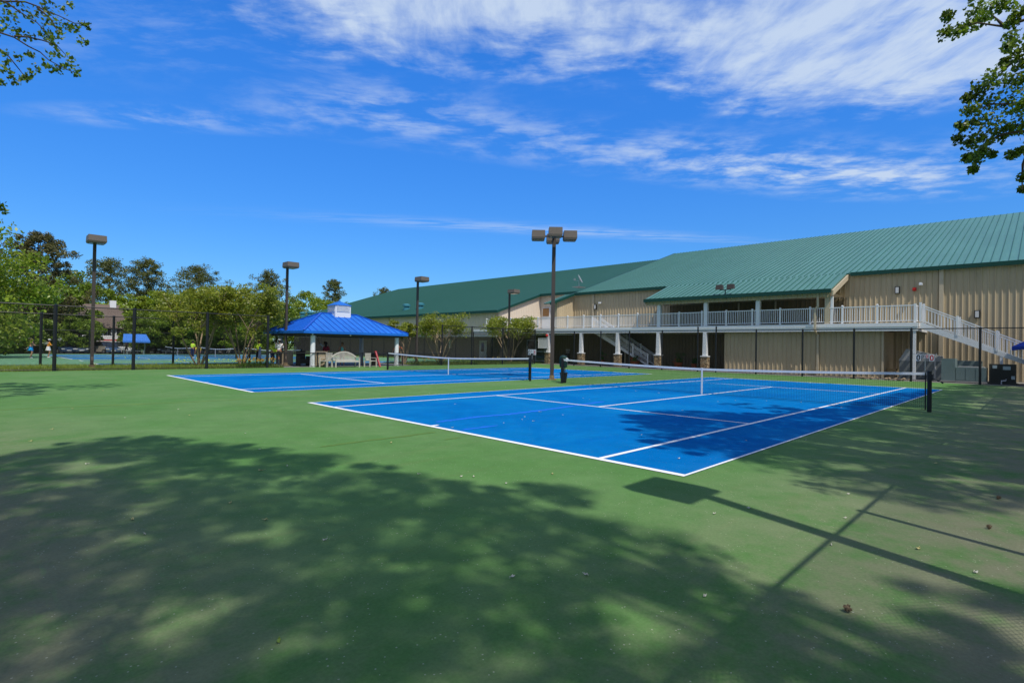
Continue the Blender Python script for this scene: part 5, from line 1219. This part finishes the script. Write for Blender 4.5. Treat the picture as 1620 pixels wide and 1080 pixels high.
# tennis balls and fallen leaves
m_ball = mat('felt', (.62, .72, .06), .9, .1, 30)
ball = None
for i in range(24):
    x, y = rnd.uniform(3.5, 9.5), rnd.uniform(39.5, 57)
    if ball is None:
        ball = MB().ball((0, 0, 0), .045, 10, 8).build('tennis_ball', m_ball, smooth=True); o = ball
    else: o = ball.copy(); COL.objects.link(o)
    o.location = (x, y, gz(y)+.05); tag(o, 'yellow tennis ball lying on the far blue courts', 'tennis ball', 'tennis balls scattered on the far courts')
m_dry = mat('dry_leaf', (.50, .46, .20), .9, .25, 20); m_dry2 = mat('green_leaf', (.20, .30, .05), .8, .2, 20); m_pale = mat('pale_petal', (.6, .58, .48), .9, .1, 20)
DEB = [(-4.35, 1.70, 0), (-4.41, 2.43, 0), (-5.18, 2.47, 0), (-5.03, -.30, 1), (-3.4, 17.11, 0), (-2.98, 9.53, 0), (-2.91, 6.47, 2), (-5.54, 7.69, 0), (-5.2, 8.9, 0), (-3.7, 3.6, 0), (-1.9, 1.2, 2), (-1.2, -.9, 2), (-.4, -1.8, 2), (.6, -1.6, 2), (-2.9, -1.6, 2), (2.3, 2.0, 2), (3.2, .5, 2), (-4.6, 12.2, 0), (-4.2, .9, 2), (-3.2, -.9, 2), (.9, .55, 2), (-1.5, 4.2, 0)]
for _ in range(46):
    x, y = rnd.uniform(-5.5, 12), rnd.uniform(-3, 12); DEB.append((x, y, 2 if rnd.random() < .75 else 0))
for i, (x, y, k) in enumerate(DEB):
    b = MB(); a = rnd.uniform(0, 6.28); zz = .008 if (0 < x < 23.8 and 0 < y < 10.5) else .002; s = rnd.uniform(.018, .028) if k < 2 else rnd.uniform(.012, .02)
    n = 8
    b.poly([(s*(1.3 if j % 2 else .95)*math.cos(2*PI*j/n), s*.6*math.sin(2*PI*j/n), .006+(.012 if j % 3 == 0 else 0)) for j in range(n)])
    b.bar((s*1.2, 0, .008), (s*1.9, s*.2, .012), .003)
    o = b.build('fallen_leaf' if k < 2 else 'petal', (m_dry, m_dry2, m_pale)[k]); o.location = (x, y, zz); o.rotation_euler = (0, 0, a)
    tag(o, ('dry yellow leaf lying on the court surface', 'single fresh green leaf lying on the green court in the foreground', 'tiny pale petal lying on the court surface')[k], 'leaf' if k < 2 else 'petal', ('yellow leaves fallen on the court', None, 'pale petals fallen on the court')[k])
m_burr = mat('brown_burr', (.17, .125, .075), .95, .3, 60)
for (x, y, s, lb) in ((-2.46, -2.28, .024, 'brown spiky sweetgum burr nearest the camera on the green court'), (1.63, -2.77, .022, 'farther brown sweetgum burr near the right edge'), (.24, -2.77, .022, 'brown sweetgum burr near the right edge, closer to the fence shadow')):
    b = MB().ball((0, 0, s), s*.7, 10, 8)
    for k in range(60):
        d = Vector((rnd.gauss(0, 1), rnd.gauss(0, 1), rnd.gauss(0, 1))).normalized(); c = Vector((0, 0, s)); tt = d.cross(Vector((.3, .5, .8))).normalized()*s*.16; t2 = d.cross(tt).normalized()*s*.16
        b.poly([c+d*s*.62+tt, c+d*s*.62-tt*.5+t2, c+d*s*1.15]).poly([c+d*s*.62-tt*.5+t2, c+d*s*.62-tt*.5-t2, c+d*s*1.15]).poly([c+d*s*.62-tt*.5-t2, c+d*s*.62+tt, c+d*s*1.15])
    o = b.build('sweetgum_burr', m_burr); o.location = (x, y, 0); tag(o, lb, 'burr', 'sweetgum burrs on the court')

# ---------------------------------------------------------------- people (each faces +x before turning)
m_skin = mat('skin', (.50, .27, .17), .6, .06, 6); m_skin2 = mat('tanned_skin', (.42, .21, .12), .6, .06, 6)
m_hair = {'blond': mat('blond_hair', (.42, .28, .10), .7, .2, 30), 'brown': mat('brown_hair', (.08, .04, .02), .7, .2, 30), 'dark': mat('dark_hair', (.02, .014, .012), .7, .2, 30)}
def cloth(n, c): return mat(n, c, .85, .12, 12)
def skin_obj(name, verts, edges, radii, material, parent, root=0):
    me = bpy.data.meshes.new(name); me.from_pydata(verts, edges, []); me.materials.append(material)
    o = link(name, me, parent, True)
    o.modifiers.new('skin', 'SKIN'); sv = me.skin_vertices[0].data
    for i, r in enumerate(radii):
        sv[i].radius = (r, r) if not isinstance(r, tuple) else r; sv[i].use_root = (i == root)
    ss = o.modifiers.new('sub', 'SUBSURF'); ss.levels = 1; ss.render_levels = 1
    return o
def hand(parent, wrist, d, side, material, curl=.5):
    d = Vector(d).normalized(); ax = Vector((0, 1, 0)) if abs(d.y) < .9 else Vector((1, 0, 0)); sdir = d.cross(ax).normalized(); n = sdir.cross(d).normalized()
    w = Vector(wrist); b = MB()
    b.hexa([w-sdir*.028-n*.012, w+sdir*.028-n*.012, w+sdir*.028+n*.012, w-sdir*.028+n*.012], [w+d*.09-sdir*.042-n*.012, w+d*.09+sdir*.042-n*.012, w+d*.09+sdir*.042+n*.012, w+d*.09-sdir*.042+n*.012])
    for k, ln in enumerate((.070, .080, .075, .058)):
        p = w+d*.088+sdir*(-.032+.0215*k); m1 = p+d*ln*.5-n*ln*.12*curl; m2 = m1+(d*(1-curl)-n*curl).normalized()*ln*.5
        b.tube([p, m1, m2], [.0095, .0088, .007], 6)
    p = w+d*.03+sdir*.034*side; m1 = p+(d*.6+sdir*.8*side).normalized()*.035; b.tube([p, m1, m1+(d*.9-n*.4).normalized()*.03], [.011, .010, .008], 6)
    return b.build('hand', material, parent, True, True)
def person(lb, x, y, z, face, H=1.7, lean=0, arms=None, legs=None, skin=None, hair=('brown', 'short'), top=None, sleeve=.45, bottom=None, kind='shorts', cap=None, shoes=(.75, .75, .75), head_turn=0, seat=0, woman=False, grp=None):
    """arms/legs: ((upper dir),(lower dir)) for left then right"""
    skin = skin or m_skin; s = H/1.72
    T = thing('person', lb, 'person', (x, y, z), face, grp)
    arms = arms or (((.05, .12, -1), (.2, .03, -1)), ((.05, -.12, -1), (.2, -.03, -1))); legs = legs or (((.03, .07, -1), (-.05, .03, -1)), ((.03, -.07, -1), (-.05, -.03, -1)))
    N = lambda v: Vector(v).normalized()
    th, shn, ft = .44*s, .43*s, .075*s
    low = max(-(N(l[0]).z*th+N(l[1]).z*shn) for l in legs); pel = Vector((0, 0, low+ft))
    td = Vector((math.sin(lean), 0, math.cos(lean))); sw = (.165 if woman else .19)*s
    V, E, Rr = [], [], []
    def add(p, r, par=None):
        V.append(tuple(p)); Rr.append(r*s if not isinstance(r, tuple) else (r[0]*s, r[1]*s)); i = len(V)-1
        if par is not None: E.append((par, i))
        return i
    p0 = add(pel, .115); p1 = add(pel+td*.20*s, .098 if woman else .115, p0); p2 = add(pel+td*.38*s, .118 if woman else .135, p1); p3 = add(pel+td*.485*s, .075, p2)
    hd = (td+Vector((0, 0, 1.2))).normalized(); nk = pel+td*.50*s; p4 = add(nk+hd*.06*s, .048, p3); hc = nk+hd*.17*s
    fw = Vector((math.cos(head_turn), math.sin(head_turn), 0)); fw = (fw-hd*fw.dot(hd)).normalized(); sd_ = hd.cross(fw)
    p5 = add(nk+hd*.10*s+fw*.012*s, .066, p4); p6 = add(hc+hd*.0+fw*.005*s, .086, p5); p7 = add(hc+hd*.075*s, .062, p6)
    ends = []
    for side, (u, l) in zip((1, -1), arms):
        sh = pel+td*.445*s+Vector((0, side*sw, 0)); q = add(sh, .052, p3 if False else p2); el = sh+N(u)*.29*s; e1 = add(sh.lerp(el, .5), .042, q); e = add(el, .036, e1); wr = el+N(l)*.25*s; w_ = add(wr, .026, e); ends.append((sh, el, wr, N(l)))
    kn = []
    for side, (u, l) in zip((1, -1), legs):
        hp = pel+Vector((0, side*.085*s, -.03*s)); h_ = add(hp, .085, p0); k = hp+N(u)*(th-.03*s); m_ = add(hp.lerp(k, .5), .072, h_); k_ = add(k, .054, m_); an = k+N(l)*shn; c_ = add(k.lerp(an, .35), .052, k_); a_ = add(an, .034, c_); f_ = add(an+Vector((.10*s, side*.01, -.045*s)), .03, a_); kn.append((hp, k, an))
    body = skin_obj('body', V, E, Rr, skin, T)
    for (sh, el, wr, d), sdn in zip(ends, (1, -1)): hand(body, wr, d, sdn, skin, .5)
    fb = MB(); fb.tube([hc+fw*.082*s+hd*.018*s, hc+fw*.108*s-hd*.018*s, hc+fw*.085*s-hd*.028*s], [.008*s, .014*s, .008*s], 6); fb.build('nose', skin, body, True, True)
    for q in (-1, 1):
        MB().ball(tuple(hc+fw*.078*s+sd_*q*.032*s+hd*.018*s), .010*s, 8, 6).build('eye', m_cblack, body, True, True)
        MB().ball(tuple(hc+sd_*q*.083*s-hd*.005*s), (.018*s, .010*s, .03*s), 8, 6).build('ear', skin, body, True, True)
    MB().tube([hc+fw*.079*s+sd_*-.022*s-hd*.055*s, hc+fw*.086*s-hd*.058*s, hc+fw*.079*s+sd_*.022*s-hd*.055*s], .006*s, 6).build('mouth', mat('lips', (.40, .12, .10), .5, .05), body, True, True)
    # hair and cap
    hb = MB(); hb.lathe([(.02, .105), (.062, .09), (.090, .05), (.098, .0), (.092, -.045), (.07, -.075)][::-1], n=14)
    rot = Matrix((fw, sd_, hd)).transposed(); hb.xform(lambda p: rot @ Vector((p.x-.014, p.y, p.z+.01)) * s + hc)
    if hair[1] == 'long': hb.tube([hc-fw*.07*s, hc-fw*.095*s-hd*.12*s, hc-fw*.10*s-hd*.30*s], [.07*s, .085*s, .045*s], 8)
    if hair[1] == 'tail': hb.tube([hc-fw*.10*s+hd*.03*s, hc-fw*.16*s-hd*.02*s, hc-fw*.15*s-hd*.17*s], [.03*s, .035*s, .012*s], 8)
    # cut the fringe away from the face
    hb.v = [tuple(Vector(p)-(fw*max(0, (Vector(p)-hc).dot(fw)-.045*s) if (Vector(p)-hc).dot(hd) < .045*s else Vector())) for p in hb.v]
    hb.build('hair', m_hair[hair[0]], T, True, True)
    if cap:
        cb = MB(); cb.lathe([(.108, .035), (.106, .06), (.085, .10), (.04, .122), (.01, .126)], n=14); cb.hexa([(.05, -.075, .034), (.185, -.05, .028), (.185, .05, .028), (.05, .075, .034)], [(.05, -.075, .046), (.185, -.05, .038), (.185, .05, .038), (.05, .075, .046)])
        cb.xform(lambda p: rot @ Vector((p.x-.008, p.y, p.z+.005)) * s + hc).build('cap', cap, T, True, True)
    # clothing follows the body
    if top:
        V2, E2, R2 = [pel+td*(-.02)*s, pel+td*.20*s, pel+td*.38*s, pel+td*.478*s], [(0, 1), (1, 2), (2, 3)], [.132, .118 if woman else .135, .136 if woman else .152, .078]
        if sleeve:
            for sh, el, wr, d in ends:
                i = len(V2); V2 += [sh, sh.lerp(el, sleeve), sh.lerp(el, min(1, sleeve*2))]; E2 += [(2, i), (i, i+1), (i+1, i+2)]; R2 += [.066, .058, .054]
                if sleeve > .6: V2 += [el.lerp(wr, .9)]; E2 += [(i+2, i+3)]; R2 += [.042]
        skin_obj('shirt', [tuple(v) for v in V2], E2, [r*s for r in R2], top, T)
    if bottom:
        if kind == 'skirt':
            sb = MB(); prof = [(.215, -.26), (.20, -.16), (.155, .0), (.125, .12)]; sb.lathe([(r*s, h*s) for r, h in prof], tuple(pel), 18, .92, 1)
            sb.v = [(x_+.02*s*math.sin(9*math.atan2(y_, x_))*(1 if z_ < pel.z-.1*s else 0), y_, z_) for x_, y_, z_ in sb.v]; sb.build('skirt', bottom, T, True, True)
        else:
            V2, E2, R2 = [pel+td*.06*s, pel], [(0, 1)], [.126, .132]
            for hp, k, an in kn:
                i = len(V2)
                if kind == 'shorts': V2 += [hp, hp.lerp(k, .55), hp.lerp(k, .85)]; E2 += [(1, i), (i, i+1), (i+1, i+2)]; R2 += [.10, .095, .09]
                else: V2 += [hp, hp.lerp(k, .5), k, k.lerp(an, .5), k.lerp(an, .97)]; E2 += [(1, i)]+[(i+j, i+j+1) for j in range(4)]; R2 += [.10, .088, .07, .066, .058]
            skin_obj('trousers' if kind != 'shorts' else 'shorts', [tuple(v) for v in V2], E2, [r*s for r in R2], bottom, T)
    ms = mat('shoe_%02d' % int(shoes[0]*20), shoes, .6, .05, 6)
    for hp, k, an in kn: MB().ball(tuple(an+Vector((.055*s, 0, -.042*s))), (.135*s, .05*s, .042*s), 10, 8).build('shoe', ms, T, True, True)
    Rz = Matrix.Rotation(face, 3, 'Z'); base = Vector((x, y, z))
    return [(base+Rz @ e[2], Rz @ e[3]) for e in ends]
def racket(lb, grip, d, head=m_cblack, tilt=0):
    d = Vector(d).normalized(); g = Vector(grip); T = thing('tennis_racket', lb, 'tennis racket', g, group='tennis rackets in hands')
    ax = Vector((0, 0, 1)) if abs(d.z) < .8 else Vector((.705, -.709, 0)); a = (ax-d*ax.dot(d)).normalized()
    if tilt: a = (Matrix.Rotation(tilt, 3, d) @ a)
    c = g+d*.50; K = 20; pts = [c+d*.17*math.cos(2*PI*k/K)+a*.125*math.sin(2*PI*k/K) for k in range(K+1)]
    MB().tube(pts, .013, 6, False).bar(g+d*.14, c-d*.16+a*.03, .018).bar(g+d*.14, c-d*.16-a*.03, .018).build('frame', head, T, True)
    MB().tube([g-d*.08, g+d*.16], .017, 8).build('grip', m_cblack, T, True)
    b = MB()
    for i in range(-4, 5):
        f = i/5; w_ = math.sqrt(1-f*f); b.bar(c+a*.125*f-d*.17*w_, c+a*.125*f+d*.17*w_, .004); b.bar(c+d*.17*f-a*.125*w_, c+d*.17*f+a*.125*w_, .004)
    b.build('strings', m_band, T)
KN = (((.35, .12, -1), (-.35, .05, -1)), ((.30, -.16, -1), (-.30, -.05, -1)))
g1 = 'players on the far courts'
e = person('woman in a tan vest and bright blue skirt holding a racket forward', -2.86, 57, gz(57), -.15, 1.66, .22, (((.6, .2, -.8), (1, -.2, .05)), ((.6, -.2, -.8), (1, .2, .1))), KN, m_skin, ('blond', 'tail'), cloth('peach_cloth', (.66, .33, .20)), 0, cloth('bright_blue_cloth', (.02, .40, .90)), 'skirt', woman=True, grp=g1)
racket('racket held out by the woman in the blue skirt', e[1][0]+Vector((.05, 0, 0)), (.9, -.1, .35))
e = person('woman in an orange top, white skirt and white cap holding a racket', -1.55, 59.5, gz(59.5), -.1, 1.68, .12, (((.5, .2, -.8), (1, -.1, .35)), ((.5, -.2, -.8), (1, .2, .55))), KN, m_skin2, ('dark', 'tail'), cloth('orange_cloth', (.90, .34, .02)), .5, cloth('white_cloth', (.8, .8, .8)), 'skirt', cloth('white_cloth', (.8, .8, .8)), woman=True, grp=g1)
racket('racket held up by the woman in the orange top', e[1][0]+Vector((.05, 0, .05)), (.6, -.1, .75))
person('blond woman in a black dress standing by the blue awning', 8.05, 83.2, gz(83.2), -1.4, 1.7, 0, (((.3, .3, -1), (.6, -.7, .5)), ((.3, -.3, -1), (.6, .7, .5))), None, m_skin, ('blond', 'long'), cloth('black_cloth', (.015, .015, .02)), 0, cloth('black_cloth', (.015, .015, .02)), 'shorts', woman=True, grp=g1)
person('person in a yellow shirt crouching on the far court near the net', 9.85, 57.5, gz(57.5), -2.0, 1.68, .9, (((.5, .2, -1), (.4, 0, -1)), ((.5, -.2, -1), (.4, 0, -1))), (((.8, .1, -.7), (-.5, 0, -1)), ((.8, -.1, -.7), (-.5, 0, -1))), m_skin2, ('dark', 'short'), cloth('yellow_cloth', (.75, .62, .05)), .5, m_cblack, 'pants', grp=g1)
person('person in a lime shirt and dark trousers beside the crouching yellow shirt', 9.2, 57.2, gz(57.2), .6, 1.70, .1, None, None, m_skin2, ('dark', 'short'), cloth('lime_cloth', (.60, .85, .06)), .5, cloth('navy_cloth', (.02, .03, .08)), 'pants', grp=g1)
g2 = 'people beside the pavilion'
e = person('person in a lime green shirt and yellow cap seen through the leaning tree stems', 8.05, 36.35, 0, -2.2, 1.74, .1, (((.5, .2, -.9), (.8, -.2, .2)), ((.3, -.3, -1), (.7, .3, -.2))), None, m_skin2, ('dark', 'short'), cloth('lime_cloth', (.60, .85, .06)), .5, m_cblack, 'pants', cloth('yellow_cap', (.72, .66, .10)), grp=g2)
T = thing('towel', 'pale blue towel hanging from the hand of the person in the lime shirt', 'towel', e[0][0])
p = e[0][0]
MB().hexa([p+Vector((-.1, -.02, -.75)), p+Vector((.12, -.02, -.85)), p+Vector((.12, .02, -.85)), p+Vector((-.1, .02, -.75))], [p+Vector((-.05, -.03, .03)), p+Vector((.06, -.03, .03)), p+Vector((.06, .03, .03)), p+Vector((-.05, .03, .03))]).build('cloth', cloth('pale_blue_cloth', (.45, .52, .78)), T)
person('person in a lime green shirt bending over behind the tall fence post', 8.30, 34.6, 0, -.9, 1.72, 1.25, (((.5, .2, -1), (.3, 0, -1)), ((.5, -.2, -1), (.3, 0, -1))), (((.15, .1, -1), (-.1, 0, -1)), ((.15, -.1, -1), (-.1, 0, -1))), m_skin2, ('dark', 'short'), cloth('lime_cloth', (.60, .85, .06)), .5, cloth('navy_cloth', (.02, .03, .08)), 'pants', shoes=(.1, .1, .1), grp=g2)
person('man in a white shirt, white cap and black trousers standing with his back turned', 8.5, 33.9, 0, .95, 1.80, .06, (((.35, .2, -1), (.8, -.1, -.2)), ((.35, -.2, -1), (.8, .1, -.1))), None, m_skin2, ('dark', 'short'), cloth('white_cloth', (.8, .8, .8)), .55, m_cblack, 'pants', cloth('white_cloth', (.8, .8, .8)), (.1, .1, .1), grp=g2)
e = person('person in a blue skirt behind the pavilion lamp post holding a pale racket', 9.75, 36.6, 0, -.6, 1.66, .1, (((.3, .2, -1), (.6, -.1, -.5)), ((.5, -.3, -.8), (1, -.3, .0))), None, m_skin, ('blond', 'tail'), cloth('pale_cloth', (.6, .56, .5)), .4, cloth('royal_blue_cloth', (.02, .06, .45)), 'skirt', woman=True, grp=g2)
racket('pale racket showing beside the left back column of the pavilion', e[1][0]+Vector((.05, -.03, 0)), (.9, -.4, .05), m_band)
person('woman with long dark hair in a maroon top standing behind the left armchair', 10.75, 31.6, 0, .9, 1.66, .02, (((.15, .15, -1), (.8, -.2, -.2)), ((.15, -.15, -1), (.8, .2, -.2))), None, m_skin2, ('dark', 'long'), cloth('maroon_cloth', (.16, .015, .03)), .6, cloth('grey_cloth', (.35, .33, .36)), 'pants', woman=True, grp=g2)
e = person('player in a white top and dark shorts reaching up with a racket behind the bench', 12.5, 35.4, 0, 1.4, 1.70, .0, (((-.1, .75, .5), (-.2, .4, .9)), ((.2, -.2, -1), (.7, .2, -.2))), None, m_skin2, ('brown', 'tail'), cloth('white_cloth', (.8, .8, .8)), .6, m_cblack, 'shorts', woman=True, grp=g2)
racket('racket raised overhead by the player in the white top', e[0][0], (-.5, .1, .8), m_band)
person('woman in a turquoise vest looking down behind the curved bench', 12.15, 32.0, 0, -2.2, 1.66, .12, (((.1, .35, -1), (.7, -.4, -.1)), ((.1, -.35, -1), (.7, .4, -.1))), None, m_skin2, ('brown', 'tail'), cloth('turquoise_cloth', (.18, .62, .55)), 0, cloth('grey_cloth', (.35, .33, .36)), 'shorts', woman=True, grp=g2)
person('player in an orange top hidden behind the white right hand column of the pavilion', 18.35, 34.4, 0, -2.3, 1.70, .15, (((.1, .7, -.8), (.4, .3, -.9)), ((.1, -.7, -.8), (.4, -.3, -.9))), None, m_skin2, ('dark', 'short'), cloth('coral_cloth', (.80, .25, .12)), .5, m_cblack, 'shorts', grp=g2)
